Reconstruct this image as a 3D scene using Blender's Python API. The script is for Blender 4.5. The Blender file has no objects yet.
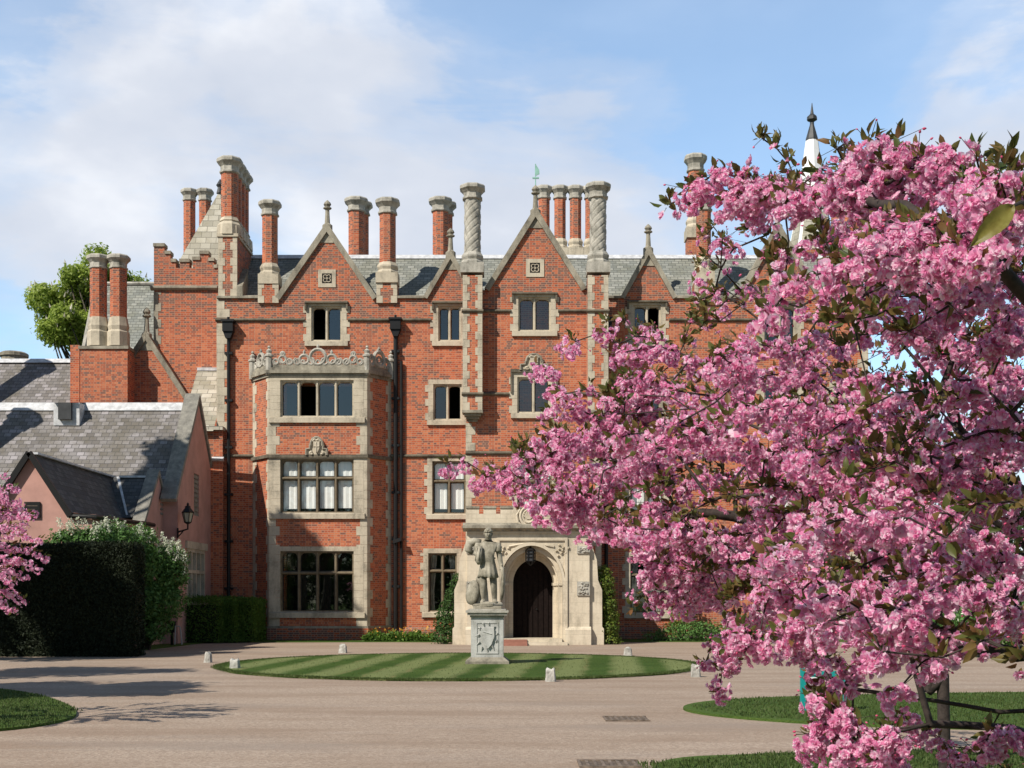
import bpy, bmesh, math, random
import numpy as np
from mathutils import Vector, Matrix
from mathutils.geometry import tessellate_polygon

# ------------------------------------------------------------------ camera, sky, sun, exposure
S = bpy.context.scene
COL = S.collection
F = 1250.0                      # focal length in pixels of the 1024 x 768 frame
EYE = 1.6
HZ = 598.0                      # height of the horizon in the frame
cd = bpy.data.cameras.new('camera')
cam = bpy.data.objects.new('camera', cd)
COL.objects.link(cam)
cam.location = (0, 0, EYE)
cam.rotation_euler = (math.radians(90), 0, 0)
cd.sensor_width = 36
cd.lens = F / 1024 * 36
cd.shift_y = (HZ - 384) / 1024
cd.clip_start = 0.05
cd.clip_end = 3000
S.camera = cam

SUN_A = math.radians(44)        # sun stands behind the camera's left shoulder
SUN_E = math.radians(43)
sl = bpy.data.lights.new('sun', 'SUN')
sun = bpy.data.objects.new('sun', sl)
COL.objects.link(sun)
sl.energy = 5.0
sl.angle = math.radians(0.5)
sl.color = (1.0, 0.93, 0.82)
to_sun = Vector((-math.sin(SUN_A) * math.cos(SUN_E), -math.cos(SUN_A) * math.cos(SUN_E), math.sin(SUN_E)))
sun.rotation_euler = to_sun.to_track_quat('Z', 'Y').to_euler()
sun.location = (-40, -40, 40)

S.view_settings.view_transform = 'Standard'
S.view_settings.look = 'None'
S.view_settings.exposure = 0.15
S.view_settings.gamma = 1.0
S.cycles.max_bounces = 6
S.cycles.diffuse_bounces = 3
S.cycles.transparent_max_bounces = 12


def ND(nt, typ, **kw):
    n = nt.nodes.new(typ)
    for k, v in kw.items():
        if k in n.bl_rna.properties:
            setattr(n, k, v)
    return n


def mth(nt, op, a, b=None, c=None):
    n = nt.nodes.new('ShaderNodeMath')
    n.operation = op
    for i, v in enumerate((a, b, c)):
        if v is None:
            continue
        if isinstance(v, (int, float)):
            n.inputs[i].default_value = v
        else:
            nt.links.new(v, n.inputs[i])
    return n.outputs[0]


def vmth(nt, op, a, b=None, out=0):
    n = nt.nodes.new('ShaderNodeVectorMath')
    n.operation = op
    for i, v in enumerate((a, b)):
        if v is None:
            continue
        if isinstance(v, (tuple, list, Vector)):
            n.inputs[i].default_value = v
        else:
            nt.links.new(v, n.inputs[i])
    return n.outputs[out]


def ramp(nt, fac, stops, interp='LINEAR'):
    r = nt.nodes.new('ShaderNodeValToRGB')
    r.color_ramp.interpolation = interp
    el = r.color_ramp.elements
    while len(el) < len(stops):
        el.new(0.5)
    for e, (p, c) in zip(el, stops):
        e.position = p
        e.color = (c[0], c[1], c[2], 1) if len(c) == 3 else c
    if fac is not None:
        nt.links.new(fac, r.inputs[0])
    return r.outputs[0]


def mixc(nt, fac, a, b, blend='MIX'):
    n = nt.nodes.new('ShaderNodeMix')
    n.data_type = 'RGBA'
    n.blend_type = blend
    for sock, v in ((n.inputs[0], fac), (n.inputs[6], a), (n.inputs[7], b)):
        if isinstance(v, (int, float)):
            sock.default_value = v
        elif isinstance(v, (tuple, list)):
            sock.default_value = (v[0], v[1], v[2], 1)
        else:
            nt.links.new(v, sock)
    return n.outputs[2]


def noise(nt, vec, scale, detail=4, rough=0.55, out=0, dist=0.0):
    n = nt.nodes.new('ShaderNodeTexNoise')
    n.inputs['Scale'].default_value = scale
    n.inputs['Detail'].default_value = detail
    n.inputs['Roughness'].default_value = rough
    n.inputs['Distortion'].default_value = dist
    if vec is not None:
        nt.links.new(vec, n.inputs['Vector'])
    return n.outputs[out]


W = bpy.data.worlds.new('World')
S.world = W
W.use_nodes = True
nt = W.node_tree
nt.nodes.clear()
sky = nt.nodes.new('ShaderNodeTexSky')
sky.sky_type = 'NISHITA'
sky.sun_disc = False
sky.sun_elevation = SUN_E
sky.sun_rotation = math.radians(180) + SUN_A
sky.air_density = 1.0
sky.dust_density = 0.3
sky.ozone_density = 1.2
tc = nt.nodes.new('ShaderNodeTexCoord')
dirv = vmth(nt, 'NORMALIZE', tc.outputs['Generated'])
big = noise(nt, vmth(nt, 'MULTIPLY', dirv, (3.4, 3.4, 7.0)), 1.0, 7, 0.56, dist=0.3)
wis = noise(nt, vmth(nt, 'MULTIPLY', dirv, (5.0, 5.0, 26.0)), 1.0, 6, 0.6, dist=0.6)
cl = mth(nt, 'ADD', mth(nt, 'MULTIPLY_ADD', big, 1.55, -0.275), mth(nt, 'MULTIPLY', mth(nt, 'SUBTRACT', wis, 0.5), 0.30))
# the cloud banks of that day, each a soft lump in its own direction of the sky
BANKS = [(40, 200, .16, .075), (110, 175, .12, .05), (180, 60, .13, .12), (330, 130, .15, .11), (490, 165, .17, .09), (645, 165, .19, .07),
         (575, 190, .15, .06), (400, 190, .10, .08), (1000, 120, .13, .11), (890, 50, .07, .06), (100, 270, .14, .07),
         (455, 15, -.22, .10), (300, 180, -.10, .03), (790, 60, -.14, .14), (20, 95, -.10, .05), (40, 320, -.02, .07),
         (720, 50, -.06, .08), (250, 220, -.08, .05)]
for (bx, by, amp, rad) in BANKS:
    dv = Vector(((bx - 512) / F, 1, (HZ - by) / F)).normalized()
    d = vmth(nt, 'DISTANCE', dirv, tuple(dv), out=1)
    g = mth(nt, 'EXPONENT', mth(nt, 'MULTIPLY', mth(nt, 'POWER', mth(nt, 'DIVIDE', d, rad), 2.0), -1.0))
    cl = mth(nt, 'MULTIPLY_ADD', g, amp, cl)
cfac = ramp(nt, cl, [(0.40, (0.24, 0.24, 0.24)), (0.52, (.40, .40, .40)), (0.64, (.76, .76, .76)), (0.80, (.96, .96, .96))], 'EASE')
soft = noise(nt, vmth(nt, 'MULTIPLY', dirv, (6, 6, 11)), 1.0, 5, 0.5)
ccol = ramp(nt, soft, [(0.32, (4.1, 4.45, 5.15)), (0.5, (4.8, 5.05, 5.6)), (0.68, (6.4, 6.5, 6.75))])
skyb = mixc(nt, 1.0, sky.outputs[0], (1.14, 1.38, 1.44), 'MULTIPLY')
# the banks lie low over the house; overhead and behind the viewer the sky is clear
sxyz = nt.nodes.new('ShaderNodeSeparateXYZ'); nt.links.new(dirv, sxyz.inputs[0])
def sstep(v, a, b_, lo, hi):
    m_ = nt.nodes.new('ShaderNodeMapRange'); m_.interpolation_type = 'SMOOTHSTEP'
    for i_, val in ((1, a), (2, b_), (3, lo), (4, hi)): m_.inputs[i_].default_value = val
    nt.links.new(v, m_.inputs[0]); return m_.outputs[0]
cfac = mth(nt, 'MULTIPLY', cfac, mth(nt, 'MULTIPLY', sstep(sxyz.outputs[2], .48, .75, 1.0, .12), sstep(sxyz.outputs[1], -.2, .5, .75, 1.0)))
mx = mixc(nt, cfac, skyb, ccol)
bg = nt.nodes.new('ShaderNodeBackground')
bg.inputs[1].default_value = 0.14
deep = mth(nt, 'MULTIPLY', sstep(sxyz.outputs[1], -.35, .45, .43, 1.0), sstep(sxyz.outputs[2], .48, .9, 1.0, .55))  # sky colour dimmed overhead and behind the viewer to lower the fill light
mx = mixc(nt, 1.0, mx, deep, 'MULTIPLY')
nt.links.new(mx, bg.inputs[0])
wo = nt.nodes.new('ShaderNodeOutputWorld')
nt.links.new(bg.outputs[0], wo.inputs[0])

# ------------------------------------------------------------------ helpers
rnd = random.Random(7)
rng = np.random.default_rng(7)
ORG = {}


def fx(px, Y):
    return (px - 512) * Y / F


def fz(py, Y):
    return EYE + (HZ - py) * Y / F


def gy(py):
    return EYE * F / (py - HZ)


def at(px, py, Y):
    return Vector((fx(px, Y), Y, fz(py, Y)))


class MB:
    def __init__(s):
        s.v, s.f, s.m = [], [], []

    def add(s, verts, faces, mi=0):
        b = len(s.v)
        s.v.extend([tuple(p) for p in verts])
        for f in faces:
            s.f.append([i + b for i in f])
            s.m.append(mi)

    def quad(s, a, b, c, d, mi=0):
        s.add((a, b, c, d), ((0, 1, 2, 3),), mi)

    def box(s, x0, x1, y0, y1, z0, z1, mi=0):
        if x0 > x1: x0, x1 = x1, x0
        if y0 > y1: y0, y1 = y1, y0
        if z0 > z1: z0, z1 = z1, z0
        s.add([(x0, y0, z0), (x1, y0, z0), (x1, y1, z0), (x0, y1, z0), (x0, y0, z1), (x1, y0, z1), (x1, y1, z1), (x0, y1, z1)],
              [(0, 3, 2, 1), (4, 5, 6, 7), (0, 1, 5, 4), (1, 2, 6, 5), (2, 3, 7, 6), (3, 0, 4, 7)], mi)

    def prism_y(s, poly, y0, y1, mi=0):
        """poly of (x, z), convex or not, extruded from y0 to y1"""
        n = len(poly)
        area = sum(poly[i][0] * poly[(i + 1) % n][1] - poly[(i + 1) % n][0] * poly[i][1] for i in range(n))
        if area < 0: poly = poly[::-1]
        vs = [(x, y0, z) for x, z in poly] + [(x, y1, z) for x, z in poly]
        fs = [(i, i + n, (i + 1) % n + n, (i + 1) % n)[::-1] for i in range(n)]
        tris = tessellate_polygon([[Vector((x, z, 0)) for x, z in poly]])
        for t in tris:
            a = (poly[t[1]][0] - poly[t[0]][0]) * (poly[t[2]][1] - poly[t[0]][1]) - (poly[t[2]][0] - poly[t[0]][0]) * (poly[t[1]][1] - poly[t[0]][1])
            t = tuple(t) if a > 0 else tuple(t)[::-1]
            fs.append(t)
            fs.append(tuple(i + n for i in t[::-1]))
        s.add(vs, [tuple(f) for f in fs], mi)

    def prism_x(s, poly, x0, x1, mi=0):
        """poly of (y, z) extruded along x"""
        m = MB()
        m.prism_y(poly, x0, x1)
        s.add([(b, a, c) for a, b, c in m.v], [f[::-1] for f in m.f], mi)

    def prism_z(s, poly, z0, z1, mi=0):
        m = MB()
        m.prism_y(poly, z0, z1)
        s.add([(a, c, b) for a, b, c in m.v], [f[::-1] for f in m.f], mi)

    def bar(s, p0, p1, w, h, mi=0, up=(0, 0, 1)):
        """box bar from p0 to p1, w across, h along up"""
        p0, p1 = Vector(p0), Vector(p1)
        d = (p1 - p0).normalized()
        a = d.cross(Vector(up)).normalized()
        u = a.cross(d).normalized()
        vs = []
        for p in (p0, p1):
            for sa, su in ((-1, -1), (1, -1), (1, 1), (-1, 1)):
                vs.append(p + a * sa * w / 2 + u * su * h / 2)
        s.add(vs, [(0, 3, 2, 1)[::-1], (4, 5, 6, 7)[::-1], (0, 1, 5, 4)[::-1], (1, 2, 6, 5)[::-1], (2, 3, 7, 6)[::-1], (3, 0, 4, 7)[::-1]], mi)

    def lathe(s, cx, cy, prof, n=16, rot=0.0, mi=0, sx=1.0, sy=1.0):
        """prof: (r, z) from the bottom up"""
        b = len(s.v)
        for r, z in prof:
            for k in range(n):
                a = rot + 2 * math.pi * k / n
                s.v.append((cx + r * sx * math.cos(a), cy + r * sy * math.sin(a), z))
        for j in range(len(prof) - 1):
            for k in range(n):
                k2 = (k + 1) % n
                s.f.append([b + j * n + k, b + j * n + k2, b + (j + 1) * n + k2, b + (j + 1) * n + k])
                s.m.append(mi)
        s.f.append([b + k for k in range(n)][::-1]); s.m.append(mi)
        t = b + (len(prof) - 1) * n
        s.f.append([t + k for k in range(n)]); s.m.append(mi)

    def tube(s, pts, rad, n=6, mi=0, closed=False):
        pts = [Vector(p) for p in pts]
        if isinstance(rad, (int, float)): rad = [rad] * len(pts)
        b = len(s.v)
        L = len(pts)
        prev = None
        for i, p in enumerate(pts):
            if closed:
                d = pts[(i + 1) % L] - pts[i - 1]
            else:
                d = pts[min(i + 1, L - 1)] - pts[max(i - 1, 0)]
            if d.length < 1e-9: d = Vector((0, 0, 1))
            d.normalize()
            if prev is None:
                ref = Vector((0, 0, 1)) if abs(d.z) < 0.9 else Vector((1, 0, 0))
                a = d.cross(ref).normalized()
            else:
                a = (prev - d * prev.dot(d))
                a = a.normalized() if a.length > 1e-6 else d.orthogonal().normalized()
            prev = a
            u = d.cross(a)
            for k in range(n):
                t = 2 * math.pi * k / n
                s.v.append(tuple(p + (a * math.cos(t) + u * math.sin(t)) * rad[i]))
        for i in range(L if closed else L - 1):
            i2 = (i + 1) % L
            for k in range(n):
                k2 = (k + 1) % n
                s.f.append([b + i * n + k, b + i * n + k2, b + i2 * n + k2, b + i2 * n + k]); s.m.append(mi)
        if not closed:
            s.f.append([b + k for k in range(n)][::-1]); s.m.append(mi)
            s.f.append([b + (L - 1) * n + k for k in range(n)]); s.m.append(mi)

    def build(s, name, mats, parent=None, smooth=False):
        me = bpy.data.meshes.new(name)
        org = ORG.get(parent.name, Vector((0, 0, 0))) if parent is not None else Vector((0, 0, 0))
        me.from_pydata([(x - org.x, y - org.y, z - org.z) for x, y, z in s.v], [], s.f)
        if not isinstance(mats, (list, tuple)): mats = [mats]
        for m in mats: me.materials.append(m)
        if len(mats) > 1: me.polygons.foreach_set('material_index', s.m)
        if smooth: me.polygons.foreach_set('use_smooth', [True] * len(me.polygons))
        o = bpy.data.objects.new(name, me)
        COL.objects.link(o)
        if parent is not None:
            o.parent = parent
        ORG[o.name] = org
        return o


def np_mesh(name, verts, quads, mats, parent=None, smooth=False, mi=None):
    """verts (N,3), quads (M,4)"""
    me = bpy.data.meshes.new(name)
    org = ORG.get(parent.name, Vector((0, 0, 0))) if parent is not None else Vector((0, 0, 0))
    v = np.asarray(verts, dtype=np.float32) - np.array(org, dtype=np.float32)
    q = np.asarray(quads, dtype=np.int32)
    me.vertices.add(len(v)); me.vertices.foreach_set('co', v.ravel())
    me.loops.add(q.size); me.loops.foreach_set('vertex_index', q.ravel())
    me.polygons.add(len(q))
    k = q.shape[1]
    me.polygons.foreach_set('loop_start', np.arange(0, q.size, k, dtype=np.int32))
    me.polygons.foreach_set('loop_total', np.full(len(q), k, dtype=np.int32))
    if not isinstance(mats, (list, tuple)): mats = [mats]
    for m in mats: me.materials.append(m)
    if mi is not None: me.polygons.foreach_set('material_index', np.asarray(mi, dtype=np.int32))
    if smooth: me.polygons.foreach_set('use_smooth', np.ones(len(q), dtype=bool))
    me.update(calc_edges=True)
    o = bpy.data.objects.new(name, me)
    COL.objects.link(o)
    if parent is not None: o.parent = parent
    ORG[o.name] = org
    return o


def tag(o, label, cat, group=None, kind=None):
    if label: o['label'] = label
    if cat: o['category'] = cat
    if group: o['group'] = group
    if kind: o['kind'] = kind
    return o


def thing(name, label, cat, loc, group=None):
    o = bpy.data.objects.new(name, None)
    COL.objects.link(o)
    o.location = loc
    o.empty_display_size = 0.3
    ORG[o.name] = Vector(loc)
    return tag(o, label, cat, group)


def structure(o):
    o['kind'] = 'structure'
    return o


# ------------------------------------------------------------------ materials
def face_coords(nt):
    """metres along a face: u level, v up the slope, whatever way the face looks"""
    g = nt.nodes.new('ShaderNodeNewGeometry')
    N = g.outputs['True Normal']; P = g.outputs['Position']
    t = vmth(nt, 'NORMALIZE', vmth(nt, 'CROSS_PRODUCT', (0, 0, 1), N))
    u = vmth(nt, 'DOT_PRODUCT', P, t, out=1)
    w = vmth(nt, 'CROSS_PRODUCT', N, t)
    v = vmth(nt, 'DOT_PRODUCT', P, w, out=1)
    c = nt.nodes.new('ShaderNodeCombineXYZ')
    nt.links.new(u, c.inputs[0]); nt.links.new(v, c.inputs[1])
    return c.outputs[0], P


def new_mat(name):
    m = bpy.data.materials.new(name)
    m.use_nodes = True
    nt = m.node_tree
    b = nt.nodes['Principled BSDF']
    b.inputs['Specular IOR Level'].default_value = 0.3
    return m, nt, b


def bump(nt, b, h, strength=0.3, dist=0.01):
    n = nt.nodes.new('ShaderNodeBump')
    n.inputs['Strength'].default_value = strength
    n.inputs['Distance'].default_value = dist
    nt.links.new(h, n.inputs['Height'])
    nt.links.new(n.outputs[0], b.inputs['Normal'])


def brick_tex(nt, vec, w, h, mortar, smooth=0.1, offset=0.5, squash=1.0):
    t = nt.nodes.new('ShaderNodeTexBrick')
    t.offset = offset
    t.squash = squash
    t.squash_frequency = 2
    t.inputs['Scale'].default_value = 1.0
    t.inputs['Brick Width'].default_value = w
    t.inputs['Row Height'].default_value = h
    t.inputs['Mortar Size'].default_value = mortar
    t.inputs['Mortar Smooth'].default_value = smooth
    t.inputs['Color1'].default_value = (0, 0, 0, 1)
    t.inputs['Color2'].default_value = (1, 1, 1, 1)
    t.inputs['Mortar'].default_value = (0.5, 0.5, 0.5, 1)
    nt.links.new(vec, t.inputs['Vector'])
    return t.outputs[0], t.outputs[1]


def mat_brick(name, dull=0.0):
    m, nt, b = new_mat(name)
    uv, P = face_coords(nt)
    val, mor = brick_tex(nt, uv, 0.215, 0.078, 0.008, squash=.55)
    # repair patches and the older, sootier brickwork of the gables high up
    patch = noise(nt, P, 0.55, 5, 0.6)
    z = nt.nodes.new('ShaderNodeSeparateXYZ'); nt.links.new(P, z.inputs[0])
    mr = nt.nodes.new('ShaderNodeMapRange'); mr.interpolation_type = 'SMOOTHSTEP'
    mr.inputs[1].default_value = 11.9; mr.inputs[2].default_value = 12.8; mr.inputs[3].default_value = 0.0; mr.inputs[4].default_value = 0.28
    nt.links.new(z.outputs[2], mr.inputs[0])
    sel = mth(nt, 'ADD', val, mth(nt, 'MULTIPLY', mth(nt, 'SUBTRACT', patch, 0.5), 0.9))
    sel = mth(nt, 'ADD', sel, mth(nt, 'ADD', mr.outputs[0], dull))
    col = ramp(nt, sel, [(0.0, (.57, .185, .085)), (0.35, (.485, .118, .048)), (0.62, (.40, .085, .037)), (0.80, (.29, .068, .038)), (0.89, (.15, .072, .06)), (1.0, (.115, .075, .068))])
    hue = noise(nt, P, 2.2, 4, 0.6)
    col = mixc(nt, mth(nt, 'MULTIPLY', hue, 0.35), col, (.50, .185, .105))
    st = noise(nt, vmth(nt, 'MULTIPLY', P, (1.6, 1.6, .35)), 1.0, 5, 0.62)
    stf = ramp(nt, st, [(0.52, (0, 0, 0)), (0.72, (1, 1, 1))])
    col = mixc(nt, mth(nt, 'MULTIPLY', stf, 0.55), col, (.15, .085, .065))
    col = mixc(nt, mth(nt, 'MULTIPLY', mor, 0.75), col, (.46, .31, .22))
    nt.links.new(col, b.inputs['Base Color'])
    b.inputs['Roughness'].default_value = 0.9
    bump(nt, b, mth(nt, 'SUBTRACT', noise(nt, P, 60, 2), mor), 0.5, 0.008)
    return m


def mat_stone(name, c0, c1, c2, scale=1.0, ashlar=None):
    m, nt, b = new_mat(name)
    uv, P = face_coords(nt)
    n1 = noise(nt, P, 1.3 * scale, 6, 0.65)
    n2 = noise(nt, vmth(nt, 'MULTIPLY', P, (6, 6, 1.3)), 1.0, 5, 0.6)
    n3 = noise(nt, P, 17 * scale, 4, 0.65)
    f = mth(nt, 'ADD', mth(nt, 'MULTIPLY', n1, 0.5), mth(nt, 'ADD', mth(nt, 'MULTIPLY', n2, 0.3), mth(nt, 'MULTIPLY', n3, 0.2)))
    col = ramp(nt, f, [(0.36, c2), (0.49, c1), (0.62, c0)])
    lich = ramp(nt, noise(nt, P, 9, 5, 0.7), [(0.60, (0, 0, 0)), (0.70, (1, 1, 1))])
    col = mixc(nt, mth(nt, 'MULTIPLY', lich, 0.30), col, c2)
    if ashlar:
        val, mor = brick_tex(nt, uv, ashlar[0], ashlar[1], 0.006)
        col = mixc(nt, mth(nt, 'MULTIPLY', val, 0.22), col, mixc(nt, 0.5, c1, c2))
        col = mixc(nt, mth(nt, 'MULTIPLY', mor, 0.5), col, c2)
    nt.links.new(col, b.inputs['Base Color'])
    b.inputs['Roughness'].default_value = 0.88
    bump(nt, b, noise(nt, P, 30, 5, 0.7), 0.35, 0.015)
    return m


def mat_tiles(name, w, h, stops, moss=None, mossamt=0.4, seam=(.05, .05, .05)):
    m, nt, b = new_mat(name)
    uv, P = face_coords(nt)
    val, mor = brick_tex(nt, uv, w, h, 0.012)
    pat = noise(nt, P, 0.9, 5, 0.6)
    f = mth(nt, 'ADD', mth(nt, 'MULTIPLY', val, 0.62), mth(nt, 'MULTIPLY', pat, 0.45))
    col = ramp(nt, f, stops)
    if moss:
        mf = ramp(nt, noise(nt, P, 1.1, 8, 0.78), [(0.44, (0, 0, 0)), (0.60, (1, 1, 1))])
        col = mixc(nt, mth(nt, 'MULTIPLY', mf, mossamt), col, moss)
    sp = ramp(nt, noise(nt, P, 8, 4, 0.7), [(0.62, (0, 0, 0)), (0.70, (1, 1, 1))])
    col = mixc(nt, mth(nt, 'MULTIPLY', sp, 0.25), col, (.5, .49, .45))
    col = mixc(nt, mth(nt, 'MULTIPLY', mor, 0.7), col, seam)
    nt.links.new(col, b.inputs['Base Color'])
    b.inputs['Roughness'].default_value = 0.75
    # each course overlaps the one below: a saw-tooth up the slope
    sx = nt.nodes.new('ShaderNodeSeparateXYZ'); nt.links.new(uv, sx.inputs[0])
    saw = mth(nt, 'SUBTRACT', 1.0, mth(nt, 'FRACT', mth(nt, 'DIVIDE', sx.outputs[1], h)))
    bump(nt, b, mth(nt, 'ADD', saw, mth(nt, 'MULTIPLY', val, 0.6)), 0.8, 0.02)
    return m


def mat_plain(name, col, rough=0.6, metal=0.0, var=0.25, scale=4.0, dark=None, spec=0.3):
    m, nt, b = new_mat(name)
    g = nt.nodes.new('ShaderNodeNewGeometry')
    n = noise(nt, g.outputs['Position'], scale, 5, 0.62)
    d = dark or tuple(c * (1 - var) for c in col)
    c = ramp(nt, n, [(0.35, d), (0.62, col)])
    nt.links.new(c, b.inputs['Base Color'])
    b.inputs['Roughness'].default_value = rough
    b.inputs['Metallic'].default_value = metal
    b.inputs['Specular IOR Level'].default_value = spec
    return m


def mat_foliage(name, stops, transl=0.35, rough=0.55, nscale=1.5, namt=0.5):
    """leaf-sized faces, each its own shade, with light passing through"""
    m = bpy.data.materials.new(name); m.use_nodes = True
    nt = m.node_tree; nt.nodes.clear()
    g = nt.nodes.new('ShaderNodeNewGeometry')
    n = noise(nt, g.outputs['Position'], nscale, 4, 0.6)
    f = mth(nt, 'ADD', mth(nt, 'MULTIPLY', g.outputs['Random Per Island'], 1 - namt), mth(nt, 'MULTIPLY', n, namt))
    col = ramp(nt, f, stops)
    p = nt.nodes.new('ShaderNodeBsdfPrincipled')
    p.inputs['Roughness'].default_value = rough
    p.inputs['Specular IOR Level'].default_value = 0.25
    nt.links.new(col, p.inputs['Base Color'])
    t = nt.nodes.new('ShaderNodeBsdfTranslucent')
    nt.links.new(col, t.inputs[0])
    mx = nt.nodes.new('ShaderNodeMixShader')
    mx.inputs[0].default_value = transl
    nt.links.new(p.outputs[0], mx.inputs[1]); nt.links.new(t.outputs[0], mx.inputs[2])
    o = nt.nodes.new('ShaderNodeOutputMaterial')
    nt.links.new(mx.outputs[0], o.inputs[0])
    return m


def mat_glass(name):
    m = bpy.data.materials.new(name); m.use_nodes = True
    nt = m.node_tree; nt.nodes.clear()
    g = nt.nodes.new('ShaderNodeNewGeometry')
    gl = nt.nodes.new('ShaderNodeBsdfGlossy')
    gl.inputs['Roughness'].default_value = 0.02
    gl.inputs['Color'].default_value = (.92, .92, .90, 1)
    tr = nt.nodes.new('ShaderNodeBsdfTransparent')
    tr.inputs[0].default_value = (.97, .98, .98, 1)
    mx = nt.nodes.new('ShaderNodeMixShader')
    mx.inputs[0].default_value = 0.14
    nt.links.new(tr.outputs[0], mx.inputs[1]); nt.links.new(gl.outputs[0], mx.inputs[2])
    o = nt.nodes.new('ShaderNodeOutputMaterial')
    nt.links.new(mx.outputs[0], o.inputs[0])
    return m


def mat_gravel():
    m, nt, b = new_mat('gravel')
    g = nt.nodes.new('ShaderNodeNewGeometry'); P = g.outputs['Position']
    vo = nt.nodes.new('ShaderNodeTexVoronoi'); vo.inputs['Scale'].default_value = 40
    nt.links.new(P, vo.inputs['Vector'])
    sx = nt.nodes.new('ShaderNodeSeparateColor'); nt.links.new(vo.outputs['Color'], sx.inputs[0])
    grain = mth(nt, 'ADD', mth(nt, 'MULTIPLY', sx.outputs[0], 0.55), mth(nt, 'MULTIPLY', noise(nt, P, 60, 3, .7), 0.45))
    col = ramp(nt, grain, [(0.15, (.22, .165, .125)), (0.45, (.33, .255, .195)), (0.7, (.395, .31, .24)), (0.95, (.50, .415, .335))])
    tracks = noise(nt, vmth(nt, 'MULTIPLY', P, (.22, .9, 1)), 1.0, 6, 0.65)
    tf = ramp(nt, tracks, [(0.42, (0, 0, 0)), (0.62, (1, 1, 1))])
    col = mixc(nt, mth(nt, 'MULTIPLY', tf, 0.6), col, (.235, .165, .115))
    grey = ramp(nt, noise(nt, vmth(nt, 'MULTIPLY', P, (.16, .5, 1)), 1.0, 4, .55), [(0.55, (0, 0, 0)), (0.70, (1, 1, 1))])
    col = mixc(nt, mth(nt, 'MULTIPLY', grey, 0.5), col, (.27, .225, .19))
    nt.links.new(col, b.inputs['Base Color'])
    b.inputs['Roughness'].default_value = 0.95
    bump(nt, b, mth(nt, 'ADD', vo.outputs[0], noise(nt, P, 3, 4)), 0.3, 0.012)
    return m


def mat_grass(name, stripes=None):
    m, nt, b = new_mat(name)
    g = nt.nodes.new('ShaderNodeNewGeometry'); P = g.outputs['Position']
    fine = noise(nt, vmth(nt, 'MULTIPLY', P, (1, .6, 1)), 34, 3, .7)
    broad = noise(nt, P, 0.7, 5, .6)
    col = ramp(nt, mth(nt, 'ADD', mth(nt, 'MULTIPLY', fine, .55), mth(nt, 'MULTIPLY', broad, .45)),
               [(0.32, (.035, .065, .012)), (0.5, (.062, .108, .022)), (0.66, (.10, .145, .035))])
    if stripes:
        d, wdt = stripes
        s = vmth(nt, 'DOT_PRODUCT', P, d, out=1)
        s = mth(nt, 'ADD', s, mth(nt, 'MULTIPLY', mth(nt, 'SUBTRACT', noise(nt, P, 0.9, 3), .5), .35))
        w = mth(nt, 'SINE', mth(nt, 'MULTIPLY', s, math.pi / wdt))
        wf = ramp(nt, mth(nt, 'MULTIPLY_ADD', w, .5, .5), [(0.18, (0, 0, 0)), (0.82, (1, 1, 1))])
        lightc = mixc(nt, 0.60, col, (.225, .245, .105))
        col = mixc(nt, wf, mixc(nt, 1.0, col, (.75, .8, .75), 'MULTIPLY'), lightc)
        seam = ramp(nt, mth(nt, 'ABSOLUTE', w), [(0.0, (1, 1, 1)), (0.4, (0, 0, 0))])
        worn = ramp(nt, noise(nt, P, 0.5, 4), [(0.45, (0, 0, 0)), (0.65, (1, 1, 1))])
        col = mixc(nt, mth(nt, 'MULTIPLY', mth(nt, 'MULTIPLY', seam, worn), .5), col, (.24, .19, .09))
    nt.links.new(col, b.inputs['Base Color'])
    b.inputs['Roughness'].default_value = 0.9
    b.inputs['Specular IOR Level'].default_value = 0.1
    bump(nt, b, fine, 0.8, 0.03)
    return m


M = {}
M['brick'] = mat_brick('red_brick')
M['brick_chimney'] = mat_brick('chimney_brick', -0.22)
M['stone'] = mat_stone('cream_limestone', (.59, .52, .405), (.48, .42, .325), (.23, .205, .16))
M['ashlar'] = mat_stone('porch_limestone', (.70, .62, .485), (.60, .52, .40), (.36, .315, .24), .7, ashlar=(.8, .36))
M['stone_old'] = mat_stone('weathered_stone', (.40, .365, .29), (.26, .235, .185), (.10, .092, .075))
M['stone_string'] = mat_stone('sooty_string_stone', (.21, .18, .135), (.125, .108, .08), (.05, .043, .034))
M['stone_grey'] = mat_stone('grey_stone', (.52, .49, .43), (.36, .34, .295), (.15, .145, .12), 2.0)
M['stone_pale'] = mat_stone('pale_grey_stone', (.56, .56, .53), (.43, .43, .41), (.22, .22, .19), 2.0)
M['statue'] = mat_stone('stained_statue_stone', (.46, .42, .34), (.27, .245, .19), (.085, .078, .06), 3.2)
M['stone_dark'] = mat_stone('sooty_stone', (.17, .15, .12), (.11, .10, .08), (.045, .04, .034), 3.0)
M['slate'] = mat_tiles('grey_green_slate', .28, .17, [(.15, (.165, .175, .16)), (.5, (.235, .245, .222)), (.85, (.32, .325, .295))], (.17, .16, .095), .35)
M['stonetile'] = mat_tiles('mottled_stone_tiles', .27, .20, [(.12, (.12, .108, .10)), (.4, (.178, .165, .158)), (.62, (.235, .22, .218)), (.95, (.37, .345, .36))], (.135, .118, .085), .6)
M['palestone_tile'] = mat_tiles('pale_stone_tiles', .42, .28, [(.15, (.28, .265, .215)), (.5, (.38, .36, .30)), (.85, (.52, .495, .42))], (.24, .21, .12), .4, (.12, .11, .09))
M['lead'] = mat_plain('pale_lead', (.64, .65, .67), .6, 0, .35, 5)
M['white_lead'] = mat_plain('white_painted_lead', (.82, .83, .85), .5, 0, .10, 3)
M['dark_metal'] = mat_plain('dark_lead', (.055, .058, .062), .5, 0, .3)
M['iron'] = mat_plain('black_iron', (.012, .012, .013), .45, 0, .2)
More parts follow.
